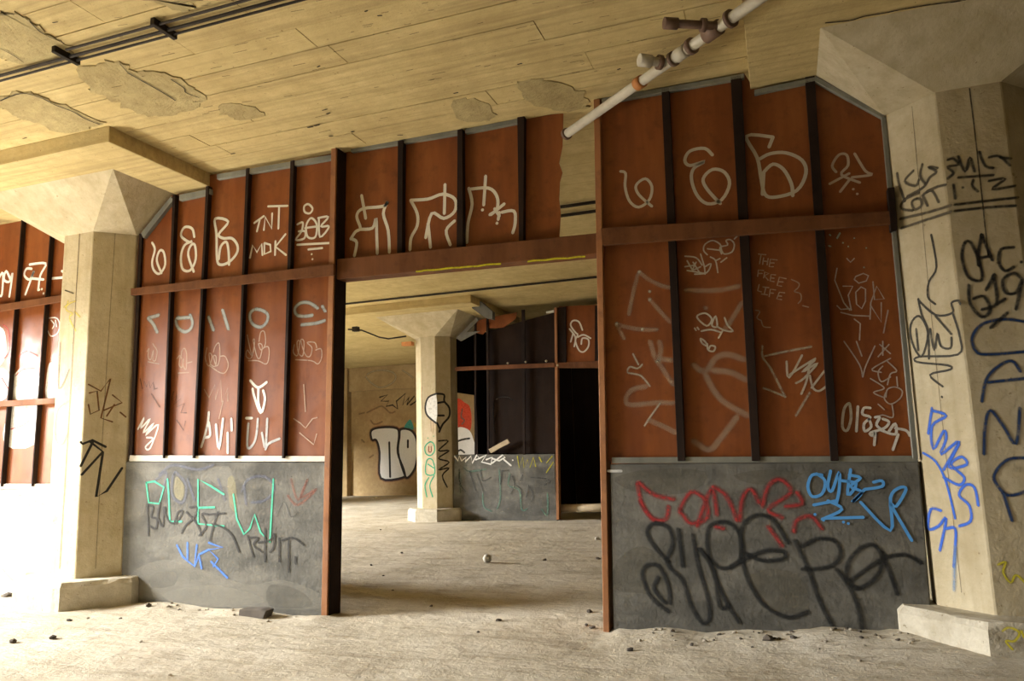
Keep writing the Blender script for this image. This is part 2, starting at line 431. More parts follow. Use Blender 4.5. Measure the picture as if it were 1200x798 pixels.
# outer walls (mostly out of view; they hold the dock openings the daylight comes through)
def wall_with_opening(name, X, y0, y1, openings, label, mat='shell_concrete', th=0.3):
    bm = bmesh.new(); ys = y0
    def bx(a, b, za, zb):
        pb = prism_bm([(X - th, a, za), (X, a, za), (X, a, zb), (X - th, a, zb)], (0, b - a, 0))
        tmp = bpy.data.meshes.new('t'); pb.to_mesh(tmp); pb.free(); bm.from_mesh(tmp); bpy.data.meshes.remove(tmp)
    for a, b, zt in openings:
        bx(ys, a, -0.2, Z3 + 0.2); bx(a, b, zt, Z3 + 0.2); ys = b
    bx(ys, y1, -0.2, Z3 + 0.2)
    return tag(from_bm(name, bm, mat), label, kind='structure')
wall_with_opening('wall_left', -10.65, -13.0, 0.12, [(-5.2, -1.2, 3.35)], 'concrete side wall of the front bay with an open dock door')
wall_with_opening('wall_far_left', -17.0, 0.12, 18.6, [(1.3, 8.4, 3.6), (11.0, 14.0, 2.4)], 'concrete side wall of the rear bays with open dock doors')
box('wall_link', (-17.3, 0.12, -0.2), (-10.6, 0.35, Z3 + 0.1), 'shell_concrete')
tag(bpy.data.objects['wall_link'], 'concrete return wall behind the front bay', kind='structure')
tag(box('wall_right', (12.0, -13.0, -0.2), (12.3, 18.6, Z3 + 0.2), 'shell_concrete'), 'plain concrete right side wall', kind='structure')
tag(box('wall_front', (-11.0, -13.3, -0.2), (12.3, -13.0, Z3 + 0.2), 'shell_concrete'), 'plain concrete wall behind the viewer', kind='structure')
wall_back = tag(box('wall_back', (-17.3, 18.0, -0.2), (12.3, 18.4, Z3 + 0.2), 'ochre_wall'), 'stained ochre rear wall with silver throw-up graffiti', kind='structure')
# projecting pier and lintel band on the back wall
p = onY(408, 470, 17.8)
box('pier', (-17.0, 17.72, -0.1), (p.x, 18.0, Z3), 'ochre_wall', wall_back)
q0, q1 = onY(412, 459, 17.9), onY(500, 459, 17.9)
box('lintel_band', (p.x, 17.86, q0.z), (-8.0, 18.0, Z3), 'ochre_wall', wall_back)

# ------------------------------------------------------------------ columns
def octa(ap, cx, cy, z):
    e = ap * T8
    return [Vector((cx + a, cy + b, z)) for a, b in ((e, -ap), (ap, -e), (ap, e), (e, ap), (-e, ap), (-ap, e), (-ap, -e), (-e, -ap))]
def column(cx, cy, label, A_=A_, B_=B_):
    t = empty('octagonal_column', label, 'column', 'octagonal mushroom columns'); t['kind'] = 'thing'; t.location = (cx, cy, 0)
    # plinth, with crumbled upper edge
    bm = bmesh.new(); rings = []
    for z, ap, jit in ((-0.2, B_, 0), (HB * 0.82, B_, 0.006), (HB, B_ - 0.03, 0.012)):
        o8 = octa(ap, 0, 0, z); ring = []
        for i in range(8):
            a, b = o8[i], o8[(i + 1) % 8]
            for k in range(6):
                q = a.lerp(b, k / 6); n = Vector((q.x, q.y, 0)).normalized()
                ring.append(bm.verts.new(q + n * random.uniform(-jit * 1.6, jit * 0.3) + Vector((0, 0, random.uniform(-jit, jit * 0.4) if jit else 0))))
        rings.append(ring)
    n = len(rings[0])
    for r0, r1 in zip(rings, rings[1:]):
        for i in range(n): bm.faces.new((r0[i], r0[(i + 1) % n], r1[(i + 1) % n], r1[i]))
    bm.faces.new(rings[-1])
    base = from_bm('base', bm, 'plinth_concrete', t)
    bm = bmesh.new()
    a = [bm.verts.new(p) for p in octa(A_, 0, 0, HB - 0.03)]; b = [bm.verts.new(p) for p in octa(A_, 0, 0, Z1)]
    for i in range(8): bm.faces.new((a[i], a[(i + 1) % 8], b[(i + 1) % 8], b[i]))
    bm.faces.new(b); bm.faces.new(list(reversed(a)))
    bmesh.ops.bevel(bm, geom=[e for e in bm.edges if abs(e.verts[0].co.z - e.verts[1].co.z) > 1], offset=0.008, segments=1, affect='EDGES')
    shaft = from_bm('shaft', bm, 'column_concrete', t)
    bm = bmesh.new()
    a = [bm.verts.new(p) for p in octa(A_ + 0.004, 0, 0, Z1)]
    h = HC
    cz = [bm.verts.new((x, y, Z2 + 0.004)) for x, y in ((h, -h), (h, h), (-h, h), (-h, -h))]
    # octa order: 0 front-right,1 right-front,2 right-back,3 back-right,4 back-left,5 left-back,6 left-front,7 front-left
    bm.faces.new((a[7], a[0], cz[0], cz[3])); bm.faces.new((a[1], a[2], cz[1], cz[0])); bm.faces.new((a[3], a[4], cz[2], cz[1])); bm.faces.new((a[5], a[6], cz[3], cz[2]))
    bm.faces.new((a[0], a[1], cz[0])); bm.faces.new((a[2], a[3], cz[1])); bm.faces.new((a[4], a[5], cz[2])); bm.faces.new((a[6], a[7], cz[3]))
    bm.faces.new(list(reversed(a))); bm.faces.new(cz)
    cap = from_bm('capital', bm, 'column_concrete', t)
    dp = box('drop_panel', (-HD, -HD, Z2), (HD, HD, Z3 + 0.012), 'board_concrete', t, bevel=0.006)
    return t, shaft, base
colL, shaftL, capL = column(XL, YC, 'sunlit octagonal concrete column left of the doorway, yellow and brown scrawls')
colR, shaftR, capR = column(XR, YC, 'octagonal concrete column at the right edge with blue and black graffiti')
colF, shaftF, capF = column(XL, YC + SP, 'octagonal concrete column seen through the doorway with green stick figure', 0.44, 0.64)

def face(cx, cy, nx, ny, ap=A_):
    n = Vector((nx, ny, 0)).normalized(); return (Vector((cx, cy, 0)) + n * ap, n)
L_FRONT, L_DIAG = face(XL, YC, 0, -1), face(XL, YC, 1, -1)
R_FRONT, R_DIAG = face(XR, YC, 0, -1), face(XR, YC, -1, -1)
F_FRONT, F_DIAG = face(XL, YC + SP, 0, -1, 0.44), face(XL, YC + SP, 1, -1, 0.44)

# paint on a column is drawn in world space, so hang it on the shaft with the column's offset taken out
def cgraf(shaft, *a, **k):
    if k.pop('apart', False):
        for t in a[1]: o = cgraf(shaft, a[0], [t], *a[2:], **k)
        return o
    o = graf(None, *a, **k)
    o.parent = shaft
    bpy.context.view_layer.update()
    o.matrix_parent_inverse = shaft.matrix_world.inverted()
    return o
bpy.context.view_layer.update()

K1 = (1040, 160, 7.256); K2 = (1050, 270, 3.987); K3 = (1070, 460, 3.323); LL = (0, 280, 3.99); LC = (80, 420, 4.4375); BB = (430, 440, 6.646); BF = (480, 440, 4.43)
ONE = (0, 0, 1)
SEAM = (0.16, 0.11, 0.06)
cgraf(shaftL, ONE, [[(93.6, 274), (82, 470), (70, 666)]], 1.1, SEAM, L_FRONT, 0.8, name='form_seam')
cgraf(shaftL, ONE, [[(135, 274), (122, 480), (112, 666)]], 0.9, SEAM, L_DIAG, 0.45, name='form_seam')
cgraf(shaftR, ONE, [[(1069, 125), (1085, 300), (1103, 480), (1127, 694)]], 0.9, SEAM, R_DIAG, 0.55, name='form_seam')
cgraf(shaftR, ONE, [[(1136, 104), (1144, 170), (1158, 300)]], 1.6, (0.05, 0.035, 0.025), R_FRONT, 0.8, name='form_seam')

BLK = (0.022, 0.020, 0.018); GRY = (0.10, 0.085, 0.06)
cgraf(shaftR, K1, [[(85, 310), (100, 400), (150, 550)], [(225, 290), (150, 380), (240, 420), (270, 370)], [(300, 235), (280, 330), (320, 400)], [(430, 270), (350, 260), (420, 300), (360, 350), (310, 430), (170, 510)],
      [(270, 480), (160, 530), (115, 590), (140, 620), (220, 630)], [(250, 530), (210, 560), (235, 620), (290, 590), (290, 540), (250, 530)], [(300, 500), (345, 590)], [(310, 490), (380, 460), (440, 560)], [(340, 470), (420, 430), (500, 410)],
      [(110, 700), (330, 650), (545, 585)], [(120, 780), (330, 710), (545, 640)]], 5.2, GRY, R_DIAG, 0.9, True, 'dark grey sprayed name with two underlines')
cgraf(shaftR, K1, [[(560, 410), (575, 530)], [(640, 435)], [(600, 350), (900, 330)], [(730, 370), (720, 420), (770, 470)], [(860, 380), (1000, 360), (890, 450), (1085, 420)], [(570, 582), (840, 550), (1110, 520)], [(570, 635), (840, 605), (1090, 590)],
      [(510, 200), (560, 190), (600, 240), (510, 260), (560, 310), (510, 360)], [(600, 170), (660, 300), (700, 180), (740, 300)], [(780, 130), (830, 250), (900, 270)], [(860, 180), (950, 170), (1040, 250)], [(960, 180), (1050, 190)]],
      5.2, BLK, R_FRONT, 0.85, True, 'black sprayed lettering with two underlines')
cgraf(shaftR, K2, [[(165, 20), (190, 170), (155, 240), (150, 310), (185, 345)], [(105, 320), (120, 390), (150, 470), (155, 600)], [(105, 325), (185, 395), (265, 385), (260, 340), (290, 328), (302, 345)], [(265, 385), (300, 500), (290, 580), (110, 590), (100, 615), (240, 630), (255, 650), (160, 675), (220, 730)],
      [(110, 400), (70, 440), (75, 520), (120, 590), (150, 480), (110, 400)], [(185, 400), (260, 485)], [(160, 460), (180, 560), (195, 480), (210, 540), (255, 550), (260, 500)], [(95, 460), (105, 560)], [(215, 776), (217, 780)]],
      2.6, (0.05, 0.045, 0.035), R_DIAG, 0.95, label='looping black marker tag')
cgraf(shaftR, K2, [[(320, 60), (308, 130), (340, 220), (400, 230), (390, 150), (350, 60), (320, 60)], [(400, 20), (385, 100), (385, 165)], [(400, 20), (450, 140)], [(385, 130), (440, 120)], [(550, 80), (490, 90), (480, 150), (510, 190), (550, 170)], [(585, 148)],
      [(340, 255), (345, 340), (400, 405), (440, 370), (410, 310), (360, 320)], [(460, 205), (420, 280)], [(455, 210), (470, 340), (400, 370)], [(470, 345), (510, 320)], [(590, 230), (550, 200), (500, 230), (510, 290), (560, 290), (590, 230), (560, 370)], [(440, 455), (520, 385)]],
      6.0, BLK, R_FRONT, 0.92, True, 'black sprayed OAC 619')
DBL = (0.012, 0.045, 0.15)
cgraf(shaftR, K2, [[(620, 430), (500, 415), (400, 440), (355, 500), (370, 560), (420, 580), (620, 565)], [(400, 800), (420, 700), (470, 640), (540, 610), (580, 660)], [(430, 710), (620, 690)]], 6.0, DBL, R_FRONT, 0.92, True, 'dark blue sprayed letters')
cgraf(shaftR, K3, [[(275, 240), (280, 130), (300, 70), (350, 130), (400, 200), (415, 60)], [(450, 255), (370, 260), (320, 310), (320, 350), (370, 400), (450, 380)], [(350, 390), (385, 500)]], 6.0, DBL, R_FRONT, 0.92, True, 'dark blue sprayed letters')
YEL = (0.62, 0.55, 0.03)
cgraf(shaftR, K3, [[(330, 670), (360, 660), (350, 700), (380, 740), (400, 710), (440, 745)]], 4.2, YEL, R_FRONT, 0.9, True, 'yellow scribble')
BLU = (0.03, 0.13, 0.62)
cgraf(shaftR, K3, [[(75, 60), (60, 160)], [(75, 70), (130, 90), (75, 130), (80, 220), (120, 150), (130, 180), (110, 240), (180, 190), (120, 300)], [(180, 200), (140, 290), (210, 280), (190, 250), (150, 280), (200, 330), (180, 360), (120, 330)],
      [(255, 440), (240, 370), (205, 360), (180, 400), (220, 440), (225, 500), (180, 520)], [(110, 460), (70, 455), (60, 530), (100, 520), (130, 490), (105, 615)], [(130, 530), (165, 530), (165, 600), (160, 680)]], 5.6, BLU, R_DIAG, 0.95, True, 'bright blue sprayed tag running down the face')
cgraf(shaftR, K3, [[(40, 235), (90, 270), (130, 350), (165, 490)]], 2.8, BLU, R_DIAG, 0.95, label='thin blue stroke')
cgraf(shaftR, K3, [[(165, 600), (160, 770)]], 7, (0.20, 0.32, 0.50), R_DIAG, 0.5, True, 'faded blue drip')
cgraf(shaftL, LL, [[(320, 290), (310, 330), (340, 350), (325, 370), (355, 430)], [(300, 320), (330, 300), (355, 290)], [(350, 340), (375, 365)]], 3.5, (0.75, 0.62, 0.10), L_FRONT, 0.55, True, 'faint yellow scribble')
cgraf(shaftL, LL, [[(305, 240), (345, 255)]], 1.6, DK, L_FRONT, 0.8, name='crack')
cgraf(shaftL, LL, [[(283, 485), (275, 700), (325, 610)]], 1.8, (0.16, 0.13, 0.10), L_FRONT, 0.8, label='thin grey V stroke')
cgraf(shaftL, (0, 400, 3.99), [[(320, 280), (275, 310), (258, 380), (260, 460), (290, 480), (310, 440)]], 2.2, (0.40, 0.36, 0.24), L_FRONT, 0.7, label='faint grey loop')
cgraf(shaftL, LC, [[(105, 135), (170, 170), (220, 105), (170, 310), (230, 330)], [(110, 180), (150, 170), (160, 270), (115, 290), (105, 240)], [(185, 270), (280, 230), (230, 190)], [(200, 300), (240, 240)], [(270, 280), (300, 305)]], 1.8, (0.17, 0.075, 0.025), L_DIAG, 0.9, label='brown marker tag', sharp=True)
cgraf(shaftL, LC, [[(65, 435), (75, 445), (125, 425), (195, 460)], [(130, 430), (65, 560)], [(70, 605), (180, 485), (110, 430)], [(180, 490), (145, 720), (200, 690), (280, 570)]], 2.8, BLK, L_DIAG, 1.0, label='bold black marker tag', sharp=True)
# far column
cgraf(shaftF, BB, [[(541, 142), (480, 170), (455, 240), (470, 310), (541, 372)]], 2.2, BLK, F_FRONT, 1.0, label='black bulb outline filled white', fills=())
cgraf(shaftF, BB, [], 1, (0.75, 0.74, 0.70), F_FRONT, 0.95, fills=([(541, 150), (480, 180), (460, 250), (480, 320), (541, 360)],), label='white fill')
cgraf(shaftF, BB, [[(546, 142), (600, 150), (602, 200), (640, 250), (640, 320), (590, 380), (562, 440)], [(602, 205), (546, 215)], [(546, 370), (570, 420)], [(555, 312), (600, 312)]], 2.4, BLK, F_DIAG, 1.0, label='black bulb outline')
GRN = (0.03, 0.36, 0.20)
cgraf(shaftF, BF, [[(105, 345), (80, 370), (85, 405), (110, 415), (130, 390), (125, 355), (105, 345)], [(90, 440), (85, 510), (130, 510), (120, 440), (90, 440)], [(95, 460), (125, 480)], [(100, 530), (80, 570), (90, 630)], [(128, 520), (105, 570), (120, 630)], [(95, 325)], [(125, 315)]], 1.4, GRN, F_FRONT, 0.95, label='green sprayed stick figure')
cgraf(shaftF, BF, [[(100, 368), (100, 395), (112, 395), (112, 368)]], 1.2, (0.25, 0.04, 0.03), F_FRONT, 0.9, label='dark red mark')
cgraf(shaftF, BF, [[(65, 60), (62, 110), (68, 170)], [(110, 220), (112, 290)], [(125, 230), (122, 300)]], 1.6, (0.55, 0.16, 0.06), F_FRONT, 0.4, True, 'faint red drips', apart=True)
cgraf(shaftF, BF, [[(150, 340), (200, 340), (150, 390), (205, 390), (150, 430), (205, 450), (150, 490), (205, 480), (170, 520), (195, 580)]], 1.8, BLK, F_DIAG, 0.95, label='black zigzag tag')
cgraf(capR, (1010, 640, 5.05), [[(830, 500), (870, 480), (930, 510), (900, 560), (850, 560), (890, 610)], [(940, 500), (960, 540)]], 4.5, YEL, face(XR, YC, 0, -1, B_), 0.95, True, 'yellow scribble', lift=0.004)

# ------------------------------------------------------------------ partition walls
def seg_line(p, q):
    return lambda x: p[1] + (q[1] - p[1]) * (x - p[0]) / (q[0] - p[0])
def panel(part, px, Y=0.0, th=0.012, mat='rust_panel', label=None):
    o = prism('panel', [onY(x, y, Y) for x, y in px], (0, th, 0), mat, part)
    if label: o['label'] = label
    return o
def stud(part, top, bot, d=0.06, Y=0.0, mat='stud_dark', ext=0.0):
    """top, bot = (left px, right px, y px); a bar standing d proud of the panel plane"""
    def lr(t):
        l, r, y = t
        if 0.5 * (l + r) < 920: a, b = onY(l, y, Y - d), onY(r, y, Y)
        else: a, b = onY(l, y, Y), onY(r, y, Y - d)
        return a.x, b.x, 0.5 * (a.z + b.z)
    a0, a1, az = lr(top); b0, b1, bz = lr(bot)
    if a1 - a0 < 0.02: a1 = a0 + 0.02
    if b1 - b0 < 0.02: b1 = b0 + 0.02
    return prism('stud', [(b0, Y - d, bz), (b1, Y - d, bz), (a1, Y - d, az), (a0, Y - d, az)], (0, d - 0.001, 0), mat, part, bevel=0.003)
def bar(name, part, px, Y0, Y1, mat, bevel=0.004):
    return prism(name, [onY(x, y, Y0) for x, y in px], (0, Y1 - Y0, 0), mat, part, bevel=bevel)

part = empty('partition_wall', 'rust-brown panelled partition with wide doorway between the two near columns', 'partition wall'); part['kind'] = 'thing'
W0 = (Vector((0, 0, 0)), (0, -1, 0))
YH = 0.12
WH = (Vector((0, YH, 0)), (0, -1, 0))
YLW = -0.045
WL = (Vector((0, YLW, 0)), (0, -1, 0))

# left section
up = seg_line((153, 336), (390, 314)); dn = seg_line((150, 536), (383, 537))
topx = [(163, 276), (201, 229), (243, 222.5), (290, 198), (342, 189), (393, 179)]
midx = [(158, 341), (204, 335), (239, 331), (287, 326), (339, 321), (391, 316)]
botx = [(151, 538), (192, 538), (228.5, 538), (278, 538), (333, 538), (381, 538)]
upper_l, lower_l = [], []
for i in range(5):
    t0, t1 = topx[i], topx[i + 1]
    if i == 2: t0 = (246, 205)
    if i == 1: t1 = (246, 222)
    upper_l.append(panel(part, [t0, t1, midx[i + 1], midx[i]]))
    lower_l.append(panel(part, [midx[i], midx[i + 1], botx[i + 1], botx[i]]))
for t, b in (((202, 210, 229), (190, 196, 537)), ((241, 249, 219), (225, 232, 537)), ((288, 296, 198), (275, 281.5, 537)), ((340, 348.5, 189), (330, 337, 537))):
    stud(part, t, b)
stud(part, (163, 169, 274), (150, 157, 538), d=0.03)
bar('rail', part, [(153, 338), (391, 309), (391, 322), (153, 346)], -0.10, -0.061, 'rail_brown')
low_left = prism('low_wall', [onY(147, 541, YLW), onY(382, 542, YLW), onY(382, 735, YLW), onY(140, 720, YLW)], (0, 0.2, 0), 'low_wall_concrete', part, bevel=0.01)
bar('sill_strip', part, [(152, 533.5), (382, 534.5), (382, 541), (151, 540.5)], -0.035, 0.0, 'ledge_white', 0.002)
for f_ in ([(165, 273), (200, 230), (203, 234), (168, 279)], [(210, 228), (246, 221), (246, 227), (210, 235)], [(254, 204), (391, 180.5), (391, 186), (254, 210)]):
    bar('flashing', part, f_, -0.05, 0.0, 'flashing_grey', 0.002)

# door posts
xa, xb = onY(377.5, 600, -0.06).x, onY(384.5, 600, -0.06).x
pt0, pt1 = onY(388, 176, -0.06), onY(394, 176, -0.06)
pb0, pb1 = onY(376, 730, -0.06), onY(383, 730, -0.06)
prism('door_post', [pb0, pb1, Vector((pt1.x, -0.06, Z3 - 0.005)), Vector((pt0.x, -0.06, Z3 - 0.005))], (0, 0.025, 0), 'post_rust', part, bevel=0.004)
qb0, qb1 = onY(707, 745, -0.06), onY(714, 745, -0.06); qt0, qt1 = onY(695.5, 116, -0.06), onY(703, 116, -0.06)
prism('door_post', [qb0, qb1, Vector((qt1.x, -0.06, Z3 - 0.005)), Vector((qt0.x, -0.06, Z3 - 0.005))], (0, 0.20, 0), 'post_rust', part, bevel=0.004)
ja, jb = onY(379, 730, -0.035), onY(383, 730, -0.035)
prism('post_shade_side', [Vector((pb1.x - 0.02, -0.035, pb1.z)), Vector((pb1.x + 0.012, -0.035, pb1.z)), Vector((pt1.x + 0.012, -0.035, Z3 - 0.006)), Vector((pt1.x - 0.02, -0.035, Z3 - 0.006))], (0, 0.195, 0), 'stud_dark', part, bevel=0.003)  # near-black cover paints shade on the post's inner side
# header over the doorway
bar('header_beam', part, [(391, 304), (700, 273), (702, 297), (391, 327.5)], -0.02, 0.16, 'rail_brown', 0.006)
hdr = [panel(part, [(395, 176), (471, 163), (470, 300), (393, 308)], YH), panel(part, [(471, 163), (540, 151), (540, 294), (470, 300)], YH), panel(part, [(540, 151), (611, 137), (611, 286), (540, 294)], YH),
       panel(part, [(611, 137), (660, 133), (659, 171), (655, 191), (659, 202), (656, 213), (655, 233), (657, 250), (655, 282), (611, 286)], YH, label='torn rust-brown panel with a ragged right edge')]
for t, b in (((466, 476, 166), (465, 475, 297)), ((536, 545, 153), (535, 546, 290)), ((606, 617, 136), (608, 616, 283))):
    stud(part, t, b, d=0.07, Y=YH)
for f_ in ([(411, 173), (536, 152), (536, 157), (411, 178)], [(545, 151), (606, 139), (606, 144), (545, 156)]):
    bar('flashing', part, f_, YH - 0.05, YH, 'flashing_grey', 0.002)
graf(part, (400, 280, 3.75), [[(330, 143), (350, 142), (372, 138), (420, 136), (470, 129), (520, 126), (560, 122), (600, 120), (640, 113), (700, 110)], [(820, 100), (850, 95), (900, 93), (940, 87), (1000, 85), (1040, 79), (1070, 78)]], 3.8, (0.62, 0.56, 0.02), (Vector((0, -0.021, 0)), (0, -1, 0)), 0.85, True, 'yellow paint along the lower edge of the header')

# right section
RT = [(703, 116), (779, 104), (862, 88), (949, 88), (1037, 140)]
RM = [(706, 282), (787, 272), (870, 265), (957, 259), (1045, 254)]
RB = [(713, 540), (800, 540), (887, 539), (979, 539), (1075, 538)]
upper_r, lower_r = [], []
for i in range(4):
    t0, t1 = RT[i], RT[i + 1]
    if i == 2: pts = [(862, 88), (872, 86), (884, 104), (953, 91), RM[3], RM[2]]
    else: pts = [t0, t1, RM[i + 1], RM[i]]
    upper_r.append(panel(part, pts)); lower_r.append(panel(part, [RM[i], RM[i + 1], RB[i + 1], RB[i]]))
for t, b in (((775, 785, 104), (794, 804, 540)), ((856, 869, 90), (881, 891, 540)), ((943, 955, 91), (973, 983, 540))):
    stud(part, t, b, d=0.05)
bar('rail', part, [(704, 267), (1043, 247), (1044, 262), (706, 287)], -0.10, -0.051, 'rail_brown')
bar('rail_bracket', part, [(1040, 220), (1048, 219), (1052, 268), (1044, 270)], -0.11, -0.02, 'stud_dark')
low_right = prism('low_wall', [onY(715, 544, YLW), onY(1077, 541, YLW), onY(1095, 760, YLW), onY(719, 752, YLW)], (0, 0.2, 0), 'low_wall_concrete', part, bevel=0.01)
bar('sill_strip', part, [(717, 536), (1074, 534), (1076, 541), (717, 543)], -0.035, 0.0, 'flashing_grey', 0.002)
for f_ in ([(705, 115), (872, 86), (872, 91), (705, 121)], [(884, 105), (955, 90), (955, 95), (884, 110)], [(956, 89), (1037, 134), (1034, 138), (953, 94)], [(1033, 137), (1038, 137), (1076, 538), (1070, 538)]):
    bar('flashing', part, f_, -0.05, 0.0, 'flashing_grey', 0.002)

# ---- graffiti on the left section
V6 = (140, 180, 3.069); P1v = (150, 340, 7.977); P2v = (270, 340, 7.977); P3v = (150, 430, 7.254); P4v = (270, 430, 7.254); V8 = (140, 520, 3.627); HC_ = (380, 120, 3.529)
CRM = (0.72, 0.68, 0.58); PNK = (0.62, 0.45, 0.33); GB = (0.36, 0.38, 0.36)
graf(upper_l[0], V6, [[(118, 320), (128, 345), (118, 390), (125, 420), (145, 432), (165, 400), (160, 355), (145, 350), (135, 385), (152, 430)]], 3.0, CRM, W0, label='cream sprayed loop')
graf(upper_l[1], V6, [[(270, 300), (262, 270), (235, 265), (222, 295), (250, 318), (262, 315), (235, 330), (222, 370), (228, 415), (255, 420), (275, 380), (272, 330), (258, 330), (248, 365), (268, 425)]], 3.2, CRM, W0, label='cream sprayed letter E')
graf(upper_l[2], V6, [[(345, 235), (350, 290), (352, 380), (365, 400), (395, 390), (422, 360), (425, 330), (405, 305), (375, 305), (358, 290), (392, 245), (345, 235)], [(395, 400), (393, 350), (385, 318), (365, 335), (358, 380)]], 3.3, CRM, W0, label='cream sprayed letter B')
graf(upper_l[3], V6, [[(535, 190), (605, 188)], [(575, 190), (572, 270)], [(485, 250), (520, 225)], [(505, 240), (495, 280)], [(520, 275), (525, 228), (548, 270), (550, 215)], [(470, 375), (480, 330), (495, 355), (512, 325), (515, 365)],
      [(522, 322), (522, 362), (545, 352), (543, 328), (522, 322)], [(562, 315), (560, 365)], [(598, 290), (562, 335), (600, 365)]], 2.6, CRM, W0, label='cream sprayed TNT MDK', sharp=True)
graf(upper_l[4], V6, [[(680, 182), (665, 190), (667, 210), (685, 215), (695, 198), (680, 182)], [(640, 255), (660, 248), (655, 280), (635, 310), (665, 305), (668, 280), (645, 280)], [(690, 232), (672, 260), (678, 300), (705, 300), (710, 255), (690, 232)], [(668, 268), (712, 262)],
      [(715, 232), (752, 228), (725, 262), (755, 262), (722, 300), (718, 235)], [(640, 328), (755, 322)], [(680, 345), (730, 340)], [(692, 362)], [(695, 380)]], 2.6, CRM, W0, label='cream sprayed tag with underline and dots')
spray = dict(alpha=0.9, soft=True)
graf(lower_l[0], P1v, [[(190, 262), (290, 235)], [(190, 262), (240, 320), (275, 395)]], 7, GB, W0, label='grey sprayed mark', **spray)
graf(lower_l[1], P1v, [[(480, 255), (450, 280), (470, 350), (530, 390), (585, 365), (605, 300), (580, 230)], [(455, 265), (580, 255)]], 6.5, GB, W0, label='grey sprayed letter O', **spray)
graf(lower_l[2], P1v, [[(755, 250), (800, 375)], [(885, 185), (940, 365)]], 7, GB, W0, label='grey sprayed letter N', **spray)
graf(lower_l[3], P2v, [[(235, 180), (190, 210), (185, 270), (220, 325), (285, 345), (340, 300), (350, 230), (300, 190), (235, 180)]], 6.5, GB, W0, label='grey-green sprayed letter O', **spray)
graf(lower_l[4], P2v, [[(820, 170), (740, 120), (660, 120), (605, 170), (620, 230), (690, 245), (770, 235)], [(860, 150), (890, 200)], [(665, 325), (800, 310), (885, 285)]], 6.5, GB, W0, label='grey-green sprayed strokes', **spray)
thin = dict(alpha=0.6)
graf(lower_l[0], P1v, [[(180, 575), (200, 545), (190, 620), (215, 650), (240, 560), (235, 650), (260, 655), (275, 570), (245, 520), (235, 500)], [(190, 670), (290, 690)]], 1.3, PNK, W0, label='thin pale tag', **thin)
graf(lower_l[1], P1v, [[(460, 640), (490, 610), (480, 700), (510, 720), (520, 640), (515, 700), (545, 740), (550, 600), (530, 545), (505, 570), (500, 640)], [(470, 775), (570, 770)], [(560, 680), (600, 670)]], 1.3, PNK, W0, label='thin pale tag', **thin)
graf(lower_l[2], P1v, [[(740, 540), (725, 640), (760, 710), (790, 620), (760, 590), (775, 690), (820, 710), (825, 620), (800, 620), (830, 710), (860, 640), (855, 500), (820, 520), (800, 580)], [(860, 620), (910, 620), (940, 700), (910, 770), (860, 770), (770, 710)]], 1.3, PNK, W0, label='thin pale tag', **thin)
graf(lower_l[3], P2v, [[(160, 420), (180, 520), (200, 610), (160, 560), (150, 620), (200, 630), (230, 480), (215, 470), (250, 620), (280, 630), (300, 520), (265, 500), (290, 560), (330, 500), (320, 390), (285, 395), (270, 480)], [(310, 540), (355, 530), (365, 600), (340, 690), (260, 660), (170, 660)]], 1.4, PNK, W0, label='thin pale tag', **thin)
graf(lower_l[4], P2v, [[(600, 510), (590, 580), (630, 610), (650, 480), (625, 490), (640, 590), (680, 610), (690, 480), (660, 470), (700, 600), (745, 620), (765, 540), (720, 490), (790, 490), (810, 540)], [(800, 560), (850, 550), (855, 630), (820, 690), (760, 660), (610, 650)]], 1.4, PNK, W0, label='thin pale tag', **thin)
WHT = (0.72, 0.70, 0.66); DBR = (0.06, 0.03, 0.02)
graf(lower_l[0], P3v, [[(85, 530), (140, 430), (110, 520), (190, 440), (130, 560), (220, 480), (150, 580), (260, 490), (190, 690), (150, 680), (215, 610), (160, 600)]], 2.2, WHT, W0, 0.9, label='white scribbled tag')
graf(lower_l[0], P3v, [[(105, 100), (125, 190), (140, 120), (160, 170), (180, 120), (190, 180), (215, 130), (225, 190), (250, 180)], [(200, 230), (270, 340)]], 1.5, DBR, W0, 0.6, label='dark marker tag', sharp=True)
graf(lower_l[1], P3v, [[(390, 210), (370, 280), (420, 240), (390, 320), (450, 270), (420, 340), (480, 310), (450, 390), (500, 390)], [(415, 450), (475, 540), (490, 460)]], 1.4, DBR, W0, 0.6, label='dark marker tag', sharp=True)
graf(lower_l[2], P3v, [[(690, 385), (680, 480), (650, 600), (625, 680)], [(690, 470), (700, 580), (660, 600)], [(750, 490), (775, 700), (810, 440)], [(880, 440), (885, 540)], [(850, 560), (850, 730)]], 3.2, WHT, W0, 0.85, label='runny white letters')
graf(lower_l[2], P3v, [[(650, 190), (690, 260), (740, 150), (745, 280), (790, 110), (800, 300), (850, 180), (850, 290)], [(810, 290), (775, 440)]], 1.3, PNK, W0, 0.6, label='thin pale scribble', sharp=True)
graf(lower_l[3], P4v, [[(170, 115), (235, 175), (310, 130)], [(190, 185), (205, 250), (260, 390), (295, 280), (280, 200)], [(240, 180), (240, 300), (262, 385)], [(135, 435), (185, 435)]], 3.2, (0.80, 0.77, 0.70), W0, 1.0, label='bold white V-shaped mark')
graf(lower_l[3], P4v, [[(235, 440), (225, 560), (205, 640), (165, 690), (145, 660), (155, 480)], [(270, 560), (300, 690), (315, 440)], [(300, 700), (330, 650), (420, 610)]], 3.0, (0.55, 0.56, 0.55), W0, 0.8, label='runny pale letters')
graf(lower_l[4], P4v, [[(540, 440), (600, 480), (640, 520), (700, 440), (740, 430)], [(590, 560), (710, 660), (735, 570)], [(625, 150), (640, 380)]], 1.4, PNK, W0, 0.7, label='thin pale scribble', sharp=True)

